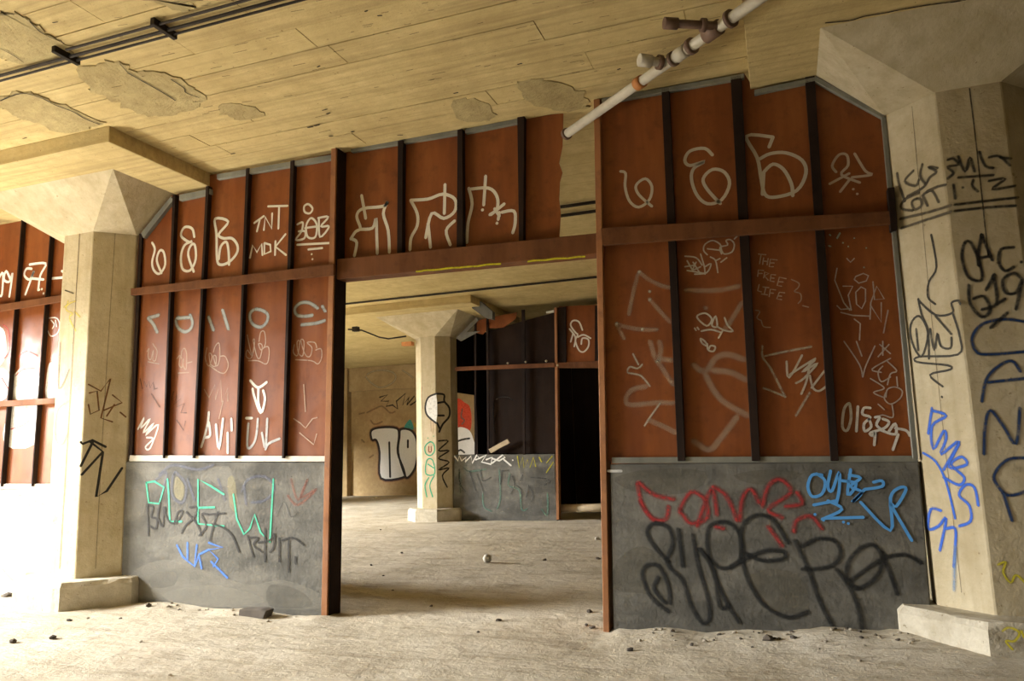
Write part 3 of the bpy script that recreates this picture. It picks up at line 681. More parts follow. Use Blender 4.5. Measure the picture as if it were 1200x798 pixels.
graf(low_left, V8, [[(115, 165), (125, 250), (170, 255), (190, 185), (150, 160), (115, 165)], [(205, 150), (210, 210), (215, 330), (265, 330)], [(445, 215), (390, 180), (335, 150), (335, 340), (445, 350)], [(335, 272), (405, 270)], [(485, 215), (500, 320), (530, 385), (555, 360), (575, 300), (600, 375), (640, 420), (655, 150)]], 2.4, (0.06, 0.47, 0.30), WL, 0.92, label='green sprayed letters', sharp=True, lift=0.001)
graf(low_left, V8, [[(120, 260), (125, 390)], [(120, 260), (145, 270), (135, 310), (160, 320), (155, 360), (130, 350)], [(175, 250), (165, 310), (185, 350), (190, 270)], [(195, 270), (200, 310), (230, 340), (250, 290), (270, 290), (240, 340)], [(300, 270), (330, 270), (320, 310), (280, 350), (265, 380)], [(285, 290), (330, 340), (350, 390)],
      [(380, 300), (350, 300), (370, 350), (340, 390)], [(385, 300), (450, 295)], [(420, 290), (400, 350), (385, 410)], [(395, 340), (440, 355), (480, 390), (510, 460)]], 2.3, BLK, WL, 0.9, label='black marker name', lift=0.002)
graf(low_left, V8, [[(545, 390), (570, 480)], [(550, 400), (590, 400), (570, 430), (610, 460)], [(620, 360), (620, 500)], [(590, 420), (640, 410), (660, 380), (655, 440), (640, 460)], [(680, 400), (680, 500)], [(690, 410), (740, 400), (785, 430)], [(720, 410), (720, 545)], [(748, 480), (750, 510)]], 2.3, BLK, WL, 0.9, label='black marker lettering', lift=0.002)
graf(low_left, V8, [[(245, 430), (270, 480), (320, 520), (330, 430)], [(290, 420), (290, 490)], [(320, 520), (340, 470), (380, 450)], [(380, 420), (440, 440), (380, 450), (420, 490), (400, 520)], [(390, 500), (460, 570)], [(340, 480), (350, 530)]], 4.5, (0.07, 0.20, 0.62), WL, 0.85, True, 'blue sprayed letters', sharp=True)
graf(low_left, V8, [[(730, 150), (760, 240), (800, 150), (770, 230), (840, 190), (760, 260), (715, 220)]], 4, (0.35, 0.10, 0.06), WL, 0.45, True, 'faded red scribble')
graf(low_left, V8, [[(670, 310), (700, 245), (730, 310), (760, 290)]], 2.2, (0.08, 0.08, 0.08), WL, 0.6, True, 'faded black letter')
graf(low_left, V8, [[(230, 130), (225, 220), (270, 250), (285, 180), (250, 130), (230, 130)], [(170, 130), (230, 90), (330, 110), (400, 90)], [(290, 150), (320, 240)], [(520, 200), (550, 150), (620, 140), (660, 190), (620, 240), (560, 250)], [(540, 260), (530, 180)], [(150, 160), (200, 120), (190, 180)], [(420, 150), (450, 240)]], 5, (0.13, 0.14, 0.19), WL, 0.5, True, 'faded blue-grey old letters', lift=-0.001)
graf(low_left, V8, [], 1, (0.42, 0.37, 0.20), WL, 0.35, fills=([(240, 140), (235, 215), (265, 240), (275, 180)], [(460, 150), (490, 150), (500, 290), (470, 260)]), label='faded ochre fill', lift=-0.001)

# ---- graffiti on the header panels
graf(hdr[0], HC_, [[(155, 385), (165, 440), (172, 480)], [(110, 565), (130, 535), (150, 520), (135, 470), (160, 440), (245, 430), (262, 410), (245, 460), (265, 530), (270, 620)], [(150, 525), (200, 520), (215, 480), (218, 560), (220, 625)], [(115, 565), (135, 580), (125, 635)]], 3.8, CRM, WH, label='cream sprayed letter with drips')
graf(hdr[1], HC_, [[(358, 405), (385, 460), (385, 510), (360, 560), (355, 610)], [(358, 405), (430, 400), (490, 380), (540, 400), (540, 450), (495, 480), (445, 460), (420, 560)], [(500, 340), (497, 460)], [(540, 490), (505, 530), (522, 590)], [(430, 500), (440, 600)]], 3.8, CRM, WH, label='cream sprayed letter with drips')
graf(hdr[2], HC_, [[(598, 355), (612, 420), (595, 500), (590, 580)], [(598, 360), (680, 355), (715, 390), (715, 440), (685, 465)], [(668, 305), (660, 425)], [(655, 445)], [(690, 465), (745, 420)], [(705, 440), (725, 470)], [(735, 455), (785, 450), (790, 500), (780, 540)], [(725, 455), (720, 485)], [(715, 500)]], 3.8, CRM, WH, label='cream sprayed letter and arrow')

# ---- graffiti on the right section
UU = (690, 80, 3.243); LRa = (700, 260, 5.7); LRb = (880, 260, 5.7); LRc = (700, 400, 5.505); LRd = (880, 400, 5.505)
TAN = (0.50, 0.44, 0.34)
graf(upper_r[0], UU, [[(120, 392), (140, 400), (138, 450), (155, 505), (190, 528), (230, 500), (240, 450), (215, 420), (180, 445), (190, 480), (240, 525)]], 3.2, TAN, W0, label='tan sprayed loop')
graf(upper_r[1], UU, [[(470, 330), (440, 305), (385, 315), (365, 350), (385, 370), (440, 355), (400, 380), (390, 420), (410, 480), (450, 515), (505, 500), (535, 440), (515, 395), (470, 385), (435, 420), (450, 460), (500, 515)]], 3.8, TAN, W0, label='tan sprayed letter E')
graf(upper_r[2], UU, [[(700, 262), (600, 258), (640, 340), (655, 420), (670, 480), (710, 490), (790, 465), (825, 400), (810, 350), (750, 322), (690, 325), (650, 345)], [(700, 262), (685, 300)], [(665, 395), (700, 365), (740, 385), (770, 440), (775, 485)], [(665, 395), (660, 480)]], 4.0, TAN, W0, label='tan sprayed letter B')
graf(upper_r[3], UU, [[(940, 395), (925, 370), (950, 330), (980, 330), (985, 370), (960, 405), (1030, 435)], [(915, 440), (990, 400)], [(955, 470), (990, 425)], [(1010, 325), (1050, 390), (1075, 405), (1000, 415)], [(1005, 460)], [(1020, 478)]], 3.0, (0.45, 0.36, 0.27), W0, label='faded tan sprayed figure')
graf(lower_r[1], LRa, [[(735, 220), (710, 190), (720, 150), (770, 125), (820, 150), (830, 190), (850, 215), (900, 200), (915, 150), (890, 120), (860, 125), (870, 155), (820, 170), (830, 215)], [(735, 180), (820, 190)], [(915, 115), (940, 90)], [(585, 230), (660, 240), (700, 290)], [(585, 300), (650, 290)], [(600, 260), (640, 330)], [(600, 325), (720, 345)],
      [(640, 270), (690, 350)], [(690, 215), (715, 300), (720, 350)], [(660, 270), (640, 320), (690, 300)], [(720, 300), (760, 280), (730, 340), (650, 350)], [(755, 235), (790, 260), (805, 340)], [(790, 260), (820, 245)], [(865, 240), (825, 270)]], 1.7, TAN, W0, 0.9, label='tan cloud and star tag')
graf(lower_r[1], LRa, [[(665, 635), (730, 695), (765, 650), (720, 610), (665, 635)], [(765, 690), (790, 630), (800, 700), (765, 690)], [(695, 730), (760, 720), (830, 740)], [(850, 640), (870, 690), (905, 730), (850, 725), (800, 700)], [(835, 730), (810, 775)], [(650, 710), (660, 725)], [(668, 705), (678, 720)], [(690, 780), (720, 800), (735, 830), (700, 810), (690, 780)], [(735, 815), (740, 855), (775, 865), (788, 835), (757, 828), (745, 850)]], 2.0, TAN, W0, 0.95, label='tan sprayed DR 86')
big = dict(alpha=0.34, soft=True)
SPR = (0.48, 0.40, 0.29)
graf(lower_r[0], LRa, [[(280, 335), (350, 390), (440, 430), (490, 440)], [(270, 350), (235, 500), (210, 620)], [(350, 515), (430, 610), (490, 670)], [(125, 680), (200, 705), (310, 720), (400, 720)], [(130, 690), (180, 780)]], 7.5, SPR, W0, label='faint tan spray lines', **big)
graf(lower_r[0], LRa, [[(280, 335)], [(350, 520)], [(350, 465)], [(130, 680)], [(300, 718)]], 6, TAN, W0, 0.8, True, label='tan spray dots')
graf(lower_r[0], LRc, [[(290, 150), (260, 175), (210, 165), (195, 200), (240, 210), (285, 225), (340, 290)], [(385, 130)], [(405, 400), (340, 490), (305, 545)], [(230, 80), (265, 150)]], 4.0, TAN, W0, 0.6, True, label='tan sprayed squiggle')
graf(lower_r[0], LRc, [[(320, 290), (230, 310), (185, 370), (210, 410), (340, 400), (430, 395), (490, 400)], [(340, 510), (430, 550), (505, 590)], [(340, 0), (385, 130), (410, 60), (400, 0)], [(390, 130), (450, 220), (490, 280)], [(400, 115), (480, 120)]], 9, SPR, W0, label='faint tan spray lines', **big)
graf(lower_r[1], LRa, [[(590, 455), (760, 460), (880, 445), (945, 430)], [(965, 540), (900, 650), (850, 720)], [(725, 575)]], 9, SPR, W0, label='faint tan spray lines', **big)
graf(lower_r[1], LRc, [[(620, 640), (720, 700), (800, 620), (900, 490)], [(620, 150), (660, 185), (710, 185), (760, 110), (840, 85), (950, 120)], [(750, 190), (860, 200), (960, 250)], [(700, 220), (760, 330), (830, 400), (970, 480)]], 11, SPR, W0, label='faint tan spray lines', **big)
FL = (0.42, 0.31, 0.22)
graf(lower_r[2], LRb, [[(50, 215), (100, 220)], [(68, 218), (58, 280)], [(85, 240), (78, 285)], [(115, 245), (108, 288)], [(80, 262), (112, 265)], [(175, 255), (130, 250), (122, 300), (150, 300)], [(128, 275), (155, 275)], [(85, 325), (50, 322), (45, 365)], [(48, 345), (75, 345)], [(85, 375), (92, 335), (120, 345), (90, 360), (115, 390)],
      [(165, 355), (135, 352), (128, 395), (155, 400)], [(132, 375), (155, 377)], [(235, 380), (190, 370), (175, 425), (205, 430)], [(182, 400), (215, 402)], [(55, 420), (45, 460), (70, 468)], [(80, 435), (120, 440)], [(100, 438), (90, 480)], [(70, 482), (110, 488)], [(165, 455), (130, 450), (122, 500)], [(128, 475), (150, 477)], [(225, 475), (190, 470), (172, 515), (205, 520)], [(182, 495), (205, 497)]],
     1.4, FL, W0, 0.9, label='scratched words THE FREE LIFE', sharp=True)
graf(lower_r[2], LRb, [[(270, 385), (320, 410), (315, 440), (290, 465), (330, 480), (335, 520), (315, 545)], [(345, 560), (385, 570)], [(30, 590), (60, 600), (40, 640), (70, 660)], [(70, 665), (85, 700), (130, 705)]], 1.4, FL, W0, 0.7, label='thin scratched squiggles')
graf(lower_r[2], LRd, [[(230, 130), (245, 235), (330, 90)], [(250, 215), (420, 110), (330, 200), (430, 140), (340, 240), (290, 270)], [(380, 130), (360, 250), (325, 340)], [(380, 220), (400, 300), (440, 320), (485, 290)], [(475, 190), (390, 300)]], 2.4, TAN, W0, 0.85, label='tan sprayed tag')
graf(lower_r[2], LRd, [[(75, 30), (75, 100), (130, 180), (220, 360)], [(90, 95), (230, 65), (390, 35)], [(380, 330), (290, 480)], [(80, 300), (220, 355)]], 4.5, SPR, W0, 0.55, True, label='tan sprayed strokes')
RP = (0.46, 0.39, 0.33)
graf(lower_r[3], LRb, [[(575, 310), (560, 390), (620, 540), (660, 590)], [(615, 430), (680, 430), (650, 490), (670, 590)], [(575, 560), (600, 585), (665, 580)], [(735, 435), (700, 470), (705, 550), (740, 580), (765, 530), (765, 450), (735, 435)], [(690, 385), (720, 410), (770, 395), (785, 360), (750, 345), (700, 365), (690, 385)], [(815, 400), (825, 520), (890, 515), (840, 430), (800, 540), (795, 650)],
      [(800, 560), (870, 670), (870, 540)], [(600, 605), (680, 625), (790, 630)], [(915, 590), (885, 745), (915, 600)], [(690, 650), (730, 680), (725, 790)], [(640, 245), (665, 270), (690, 245)]], 1.5, RP, W0, 0.85, label='thin grey tag', sharp=True)
graf(lower_r[3], LRb, [[(575, 110), (595, 75)], [(525, 85), (532, 92)], [(520, 160), (532, 165)], [(615, 140)], [(650, 165)], [(690, 110)], [(770, 175)], [(755, 305)]], 3.8, (0.42, 0.46, 0.34), W0, 0.75, True, 'pale green paint dabs', apart=True)
graf(lower_r[3], LRd, [[(600, 0), (700, 150), (720, 230)], [(680, 0), (715, 95)], [(800, 30), (740, 160), (722, 230)], [(830, 20), (900, 80)], [(820, 100), (890, 20)], [(850, 0), (850, 90)], [(900, 110), (780, 180), (840, 200)], [(850, 160), (820, 200), (840, 260), (900, 230)], [(880, 130), (940, 190), (900, 210), (880, 280)], [(770, 240), (850, 290), (850, 310), (790, 330), (850, 360)],
      [(870, 330), (860, 370), (900, 405), (960, 370), (975, 320), (930, 295), (880, 310), (870, 360)], [(940, 230), (945, 290)], [(820, 405), (860, 440)], [(910, 410), (915, 490), (850, 475), (810, 490)]], 1.5, RP, W0, 0.85, label='thin grey crossed-out tag')
graf(lower_r[3], LRd, [[(630, 400), (600, 440), (590, 550), (620, 575), (645, 500), (640, 420), (630, 400)], [(690, 420), (680, 580)], [(770, 430), (730, 430), (720, 470), (770, 490), (730, 530), (735, 580), (775, 550), (760, 500)], [(800, 490), (830, 490), (810, 540), (860, 580)], [(850, 500), (890, 520), (860, 560), (770, 590), (785, 610), (800, 590), (795, 670)], [(830, 570), (930, 600), (930, 530), (890, 580)], [(930, 560), (1000, 575), (1025, 610)], [(950, 600), (915, 700)]], 3.0, (0.66, 0.63, 0.56), W0, 0.95, label='bold pale lettering')

WW = (700, 530, 3.0)
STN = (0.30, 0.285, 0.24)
for f_ in ([(60, 90), (200, 58), (380, 68), (350, 130), (240, 150), (120, 135)], [(480, 80), (600, 60), (720, 75), (640, 110), (540, 110)], [(540, 430), (640, 410), (720, 450), (740, 560), (620, 560), (560, 520)], [(160, 330), (240, 400), (260, 560), (180, 500), (60, 480), (70, 380)]):
    graf(low_right, WW, [], 1, (0.17, 0.155, 0.115), WL, 0.30, fills=(f_,), name='stain', lift=-0.0018)
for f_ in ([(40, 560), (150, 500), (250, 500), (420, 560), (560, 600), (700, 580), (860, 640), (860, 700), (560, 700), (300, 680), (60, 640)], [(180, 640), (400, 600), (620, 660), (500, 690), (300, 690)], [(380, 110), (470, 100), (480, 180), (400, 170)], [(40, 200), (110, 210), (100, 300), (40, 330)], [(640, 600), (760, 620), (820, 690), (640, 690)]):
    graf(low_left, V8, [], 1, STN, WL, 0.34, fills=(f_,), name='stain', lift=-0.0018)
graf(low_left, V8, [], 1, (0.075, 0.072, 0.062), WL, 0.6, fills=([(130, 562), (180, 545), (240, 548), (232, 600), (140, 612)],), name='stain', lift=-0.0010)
graf(low_right, WW, [[(145, 105), (200, 150), (270, 165)], [(150, 170), (190, 230), (240, 235), (250, 190)], [(140, 110), (160, 190), (200, 240)], [(290, 200), (330, 140), (380, 170), (385, 230), (330, 250), (300, 220), (290, 200)], [(350, 260), (400, 130), (420, 220)], [(405, 120), (450, 150), (480, 210), (490, 240)], [(500, 240), (510, 160), (540, 130), (570, 180)],
      [(580, 190), (600, 120), (640, 95), (680, 140), (600, 200), (650, 230)], [(660, 190), (720, 180), (700, 140)], [(600, 260), (650, 330)], [(690, 280), (700, 240), (750, 225), (790, 270)], [(415, 262), (445, 268)]], 8.0, (0.34, 0.035, 0.035), WL, 0.75, True, 'faded red sprayed letters')
graf(low_right, WW, [[(250, 385), (200, 330), (175, 280), (200, 250), (250, 265), (265, 320), (245, 390), (300, 450), (330, 540), (370, 600), (395, 580), (385, 500), (355, 400), (335, 290)], [(285, 270), (300, 400)], [(250, 560), (190, 510), (160, 440), (170, 400), (215, 400), (250, 470), (255, 530)], [(215, 440), (200, 480), (240, 530)],
      [(500, 600), (450, 520), (400, 400), (385, 300), (400, 255), (450, 245), (490, 270), (510, 330), (490, 390), (430, 405), (360, 340)], [(360, 340), (410, 420), (430, 540), (460, 540)], [(670, 320), (620, 240), (560, 220), (510, 260), (505, 350), (530, 450), (590, 540), (670, 580), (740, 560)],
      [(470, 400), (540, 365), (600, 345), (655, 350), (650, 375), (580, 380), (520, 355)], [(695, 310), (740, 410), (780, 520), (830, 620)], [(720, 330), (770, 305), (830, 310), (855, 350), (830, 395), (770, 410), (720, 410)], [(840, 410), (890, 480), (920, 560), (930, 620)],
      [(920, 480), (880, 450), (880, 390), (920, 340), (970, 325), (1000, 370), (985, 430), (940, 470), (910, 480)], [(890, 450), (990, 380)], [(1000, 350), (1030, 430), (1055, 500)], [(1000, 370), (1080, 360), (1140, 390)]], 7.5, (0.020, 0.021, 0.021), WL, 0.88, True, 'large black looping sprayed lettering', lift=0.001)
graf(low_right, WW, [[(790, 80), (755, 80), (740, 120), (755, 155), (790, 145), (800, 100), (770, 75)], [(820, 65), (810, 120), (825, 135), (850, 70), (850, 130), (840, 180)], [(890, 60), (880, 150), (910, 110), (860, 100)], [(885, 80), (925, 90), (890, 120), (930, 140), (895, 175), (940, 130)], [(940, 130), (1000, 120), (1000, 100), (970, 105)],
      [(925, 175), (1030, 275), (1030, 160), (1060, 125), (1085, 130), (1050, 190), (1030, 180), (1105, 310)], [(760, 185), (840, 170)], [(790, 235), (860, 200), (810, 170)], [(800, 232), (935, 228)], [(765, 218)], [(795, 238)], [(865, 245)], [(882, 250)]], 3.4, (0.10, 0.36, 0.80), WL, 1.0, label='light blue OUBE tag', lift=0.002)
graf(low_right, WW, [[(38, 66), (85, 66)]], 3.0, (0.6, 0.6, 0.58), WL, 0.9, name='paper_scrap')

# ---- the partition continuing left of the near-left column
part2 = empty('partition_wall', 'brightly lit rust-orange panelled partition at the left edge with white-washed low wall', 'partition wall'); part2['kind'] = 'thing'
LT = [(-60, 205), (27, 205), (60, 205), (92, 205)]; LM = [(-60, 372), (19, 359), (55, 354), (92, 348)]; LB_ = [(-90, 572), (-1, 571), (38, 572), (85, 572)]
pl_u, pl_l = [], []
def clampz(v):
    return Vector((v.x, v.y, min(v.z, Z2 - 0.01)))
for i in range(3):
    pl_u.append(prism('panel', [clampz(onY(*LT[i])), clampz(onY(*LT[i + 1])), onY(*LM[i + 1]), onY(*LM[i])], (0, 0.012, 0), 'rust_panel', part2))
    pl_l.append(panel(part2, [LM[i], LM[i + 1], LB_[i + 1], LB_[i]]))
prism('panel', [Vector((-10.6, 0, 1.2)), onY(-90, 572), onY(-60, 372), clampz(onY(-60, 205)), Vector((-10.6, 0, Z3 - 0.01))], (0, 0.012, 0), 'rust_panel', part2)
stud(part2, (26, 31, 240), (0, 5, 570)); stud(part2, (59, 64.5, 262), (36, 42.5, 570))
bar('rail', part2, [(-40, 363), (80, 344), (80, 352), (-40, 371)], -0.10, -0.061, 'rail_brown')
bar('rail', part2, [(-40, 472), (66, 466), (66, 473), (-40, 479)], -0.10, -0.061, 'rail_brown')
lw2 = prism('low_wall', [Vector((-10.6, YLW, 1.2)), onY(88, 572, YLW), onY(75, 730, YLW), Vector((-10.6, YLW, -0.15))], (0, 0.2, 0), 'whitewash', part2, bevel=0.01)
bar('sill_strip', part2, [(-80, 567), (80, 567), (80, 573), (-80, 573)], -0.035, 0.0, 'ledge_white', 0.002)
LWW = (0.80, 0.79, 0.76)
graf(pl_u[0], LL, [[(-5, 185), (15, 160), (10, 260), (-5, 262)], [(50, 190), (30, 150), (20, 190), (45, 200), (60, 160), (45, 270)]], 3.0, LWW, W0, label='white sprayed 19')
graf(pl_u[1], LL, [[(150, 140), (125, 140), (115, 170), (140, 190), (160, 150), (120, 260)], [(140, 120), (215, 115), (190, 170), (180, 240)], [(150, 185), (205, 190)], [(185, 238)], [(197, 235)], [(205, 255)]], 3.0, LWW, W0, label='white sprayed 97')
graf(pl_u[2], LL, [[(245, 185), (300, 180)], [(290, 150), (300, 155)]], 3.0, LWW, W0, label='white sprayed dash')
graf(pl_l[2], LL, [[(230, 370), (265, 370), (280, 400), (270, 440), (240, 455), (225, 430)], [(240, 380), (255, 400), (245, 420)], [(260, 380), (265, 410)]], 1.5, LWW, W0, 0.85, label='white outline tag')
graf(pl_l[1], LL, [], 1, LWW, W0, 0.85, fills=([(75, 625), (110, 598), (165, 598), (185, 650), (178, 740), (50, 745), (55, 660)], [(55, 785), (180, 780), (165, 960), (20, 960)]), label='white sprayed fill')
graf(pl_l[1], LL, [[(75, 640), (110, 610), (165, 605)], [(50, 890), (110, 870), (150, 840)], [(90, 550), (125, 525), (175, 545)]], 2.4, (0.55, 0.06, 0.05), W0, 0.8, True, 'red outline')
graf(pl_l[0], LL, [], 1, LWW, W0, 0.85, fills=([(-30, 420), (15, 420), (30, 480), (25, 560), (-30, 600)], [(-30, 620), (40, 620), (30, 745), (-40, 745)]), label='white sprayed fill')
graf(pl_l[0], LL, [[(15, 400), (40, 430), (45, 520), (20, 560)], [(10, 650), (40, 700)]], 3, (0.50, 0.06, 0.05), W0, 0.8, True, 'red outline')
graf(pl_l[2], LL, [], 1, LWW, W0, 0.8, fills=([(225, 600), (245, 575), (275, 560), (285, 745), (215, 745)],), label='white sprayed fill')

graf(lw2, (0, 480, 3.0), [[(10, 300), (30, 340), (60, 310), (70, 350)], [(0, 430), (30, 440), (60, 420), (50, 470)], [(90, 430), (120, 470), (150, 430), (130, 500)], [(20, 500), (60, 540), (90, 500), (110, 550)]], 3.5, (0.72, 0.72, 0.70), WL, 0.7, True, 'faint white letters', lift=0.002)
graf(lw2, (0, 480, 3.0), [[(40, 320), (80, 300), (110, 360), (60, 390)], [(120, 320), (160, 340), (140, 380)], [(10, 560), (50, 600), (110, 580)]], 2.5, (0.20, 0.21, 0.24), WL, 0.4, True, 'faint grey letters', lift=0.002, apart=True)

# ---- far partition, one bay behind, half of its panels gone
part3 = empty('partition_wall', 'far half-stripped partition with grey low wall seen through the doorway', 'partition wall'); part3['kind'] = 'thing'
Y9 = 9.02
W9 = (Vector((0, Y9, 0)), (0, -1, 0))
low_far = prism('low_wall', [onY(533, 533, Y9), onY(650, 532, Y9), onY(653, 612, Y9), onY(530, 612, Y9)], (0, 0.18, 0), 'low_wall_concrete', part3, bevel=0.01)
bar('door_post', part3, [(649.5, 360), (652.5, 360), (655, 609), (652, 609)], Y9 - 0.03, Y9 + 0.13, 'post_rust')
bar('rail', part3, [(533, 430), (650, 425), (650, 430), (533, 434.5)], Y9 - 0.06, Y9 + 0.02, 'rail_brown')
bar('rail', part3, [(653, 425), (760, 420), (760, 431), (653, 431)], Y9 - 0.03, Y9 + 0.06, 'rail_brown')
for c_ in ((595, 425.5), (616, 424), (640, 423), (653.5, 428)):
    q_ = onY(c_[0], c_[1], Y9 - 0.07); bm = bmesh.new(); bmesh.ops.create_icosphere(bm, subdivisions=1, radius=0.028, matrix=Matrix.Translation(q_)); from_bm('bolt_cap', bm, 'pale_timber', part3)
for t, b in (((556, 559, 376), (556, 558.5, 533)), ((569.5, 573, 372), (571, 574, 533)), ((611, 615.5, 363), (613, 616, 533))):
    stud(part3, t, b, d=0.04, Y=Y9 + 0.04)
stud(part3, (652.5, 663.5, 360), (653, 664, 425), d=0.03, Y=Y9 + 0.04)
stud(part3, (697, 702, 358), (697, 702, 425), d=0.03, Y=Y9 + 0.04)
far_red = panel(part3, [(655, 359), (705, 357), (705, 426), (655, 427)], Y9 + 0.05)
panel(part3, [(705, 357), (860, 340), (860, 600), (712, 600), (712, 426)], Y9 + 0.05)
panel(part3, [(557, 376), (573, 372), (606, 366), (604, 374), (590, 384), (572, 385), (566, 392), (557, 390)], Y9 + 0.02, label='torn red strip of panel')
bar('torn_flashing', part3, [(534, 396), (558, 372), (561, 375), (547, 389), (562, 388), (540, 400)], Y9 - 0.02, Y9 + 0.0, 'torn_grey', 0.0)
bar('torn_flashing', part3, [(553, 353), (563, 353), (577, 365), (577, 374), (568, 372), (553, 361)], Y9 - 0.9, Y9 - 0.75, 'torn_grey', 0.0)
bar('flashing', part3, [(640, 365), (649, 363), (649, 366), (640, 367)], Y9 - 0.04, Y9, 'ledge_white', 0.001)
far_dark = prism('panel', [onY(571, 388, Y9 + 0.09), onY(650, 366, Y9 + 0.09), onY(651, 531, Y9 + 0.09), onY(572, 531, Y9 + 0.09)], (0, 0.012, 0), 'shade_panel', part3)
FF = (530, 500, 7.254)
graf(low_far, FF, [[(20, 250), (50, 290), (60, 245), (80, 290), (120, 260), (110, 300), (160, 250), (170, 310), (210, 240), (230, 270), (200, 280)], [(230, 270), (290, 240), (250, 300), (330, 320), (340, 260), (290, 280)], [(340, 310), (430, 240), (450, 260), (400, 290), (340, 270)], [(440, 280), (500, 330)], [(515, 285)]], 1.9, (0.78, 0.77, 0.72), W9, 1.0, label='white scribbled lettering', sharp=True, lift=0.004)
graf(low_far, FF, [[(555, 250), (570, 350), (600, 260), (610, 350), (640, 280), (660, 350), (690, 260), (710, 340)], [(740, 260), (760, 300)], [(800, 390), (860, 300), (800, 310), (850, 250)]], 2.4, (0.50, 0.46, 0.03), W9, 0.85, True, 'yellow scribble', sharp=True, lift=0.004)
graf(low_far, FF, [[(60, 370), (65, 480), (115, 550)], [(150, 380), (200, 545)], [(210, 400), (260, 545)], [(240, 370), (260, 460), (330, 430)], [(420, 380), (410, 490)], [(420, 375), (480, 370)], [(510, 420), (530, 500), (500, 570)], [(600, 410), (580, 460)], [(550, 500), (590, 540), (585, 610)], [(650, 500), (630, 600)], [(660, 510), (690, 580), (675, 640)], [(670, 430), (790, 440)], [(790, 440), (830, 460), (780, 500)]], 1.3, (0.08, 0.08, 0.075), W9, 0.8, label='thin dark strokes', lift=0.005)
graf(low_far, FF, [[(60, 360), (70, 560)], [(100, 350), (150, 380), (290, 360)], [(400, 360), (410, 600), (380, 700)], [(490, 400), (480, 500), (570, 540), (590, 700), (640, 700)], [(260, 570), (270, 680), (340, 720)], [(760, 700), (810, 750), (810, 560)]], 2.2, (0.10, 0.28, 0.20), W9, 0.6, True, 'faded green strokes', lift=0.003)
graf(far_red, (600, 340, 7.26), [[(600, 340), (570, 270), (520, 260), (500, 300), (540, 360), (560, 380), (540, 430), (570, 510), (610, 525), (650, 480), (650, 420), (600, 410), (590, 460)], [(670, 410), (610, 380), (560, 400)], [(490, 330), (540, 400), (530, 480)], [(500, 440), (520, 370)]], 1.9, CRM, (Vector((0, Y9 + 0.05, 0)), (0, -1, 0)), 1.0, label='cream sprayed tag', lift=0.004)
graf(far_dark, (500, 440, 4.432), [[(355, 300), (345, 180), (360, 125), (410, 110), (450, 130)], [(355, 240), (370, 180)]], 2.0, (0.015, 0.012, 0.010), (Vector((0, Y9 + 0.09, 0)), (0, -1, 0)), 0.9, True, 'faint black loop', lift=0.004)

# partition running back from the far column, open low down so the lit wall shows through
part4 = empty('partition_wall', 'side partition coloured as shade behind the far column with a gap showing red graffiti', 'partition wall'); part4['kind'] = 'thing'
XP = -7.47
ya = 9.78; yh = onX(557, 500, XP).y; zh0, zh1 = onX(557, 531, XP).z - 0.3, onX(556, 463, XP).z
prism('low_wall', [(XP, ya, -0.15), (XP, 17.98, -0.15), (XP, 17.98, 1.42), (XP, ya, 1.42)], (-0.15, 0, 0), 'low_wall_concrete', part4)
prism('panel', [(XP, ya, zh1), (XP, yh, zh1), (XP, yh, Z2 - 0.02), (XP, ya, Z2 - 0.02)], (-0.02, 0, 0), 'shade_panel', part4)
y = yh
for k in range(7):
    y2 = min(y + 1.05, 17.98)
    if y2 - y > 0.1: prism('panel', [(XP, y, 1.42), (XP, y2 - 0.01, 1.42), (XP, y2 - 0.01, Z3 - 0.02), (XP, y, Z3 - 0.02)], (-0.02, 0, 0), 'shade_panel', part4)
    y = y2
prism('stud', [(XP + 0.001, yh, 1.42), (XP + 0.001, yh + 0.06, 1.42), (XP + 0.001, yh + 0.06, Z2), (XP + 0.001, yh, Z2)], (0.05, 0, 0), 'stud_dark', part4)
part5 = empty('partition_wall', 'added near-black screen for the shade of the room behind the far doorway', 'partition wall'); part5['kind'] = 'thing'  # added screen; its near-black panels paint the room's shade
x = XP + 0.02
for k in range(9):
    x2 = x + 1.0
    prism('panel', [(x, 13.6, -0.1), (x2 - 0.012, 13.6, -0.1), (x2 - 0.012, 13.6, Z3 - 0.005), (x, 13.6, Z3 - 0.005)], (0, 0.03, 0), 'shade_panel', part5)
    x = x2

shadow_stub = tag(box('shadow_stub', (XL - 0.12, YC + B_ + 0.01, -0.15), (XL + 0.55, YC + 1.55, 1.40), 'low_wall_concrete', None, 0.01), 'unseen block added behind the column left of the doorway to shadow its floor', kind='structure')  # out of view, added to cast the shadow on the doorway floor
box('shadow_stub_cap', (XL - 0.16, YC + B_ + 0.01, 1.40), (XL + 0.59, YC + 1.58, 1.46), 'plinth_concrete', shadow_stub, 0.008)  # top of the added shadow block

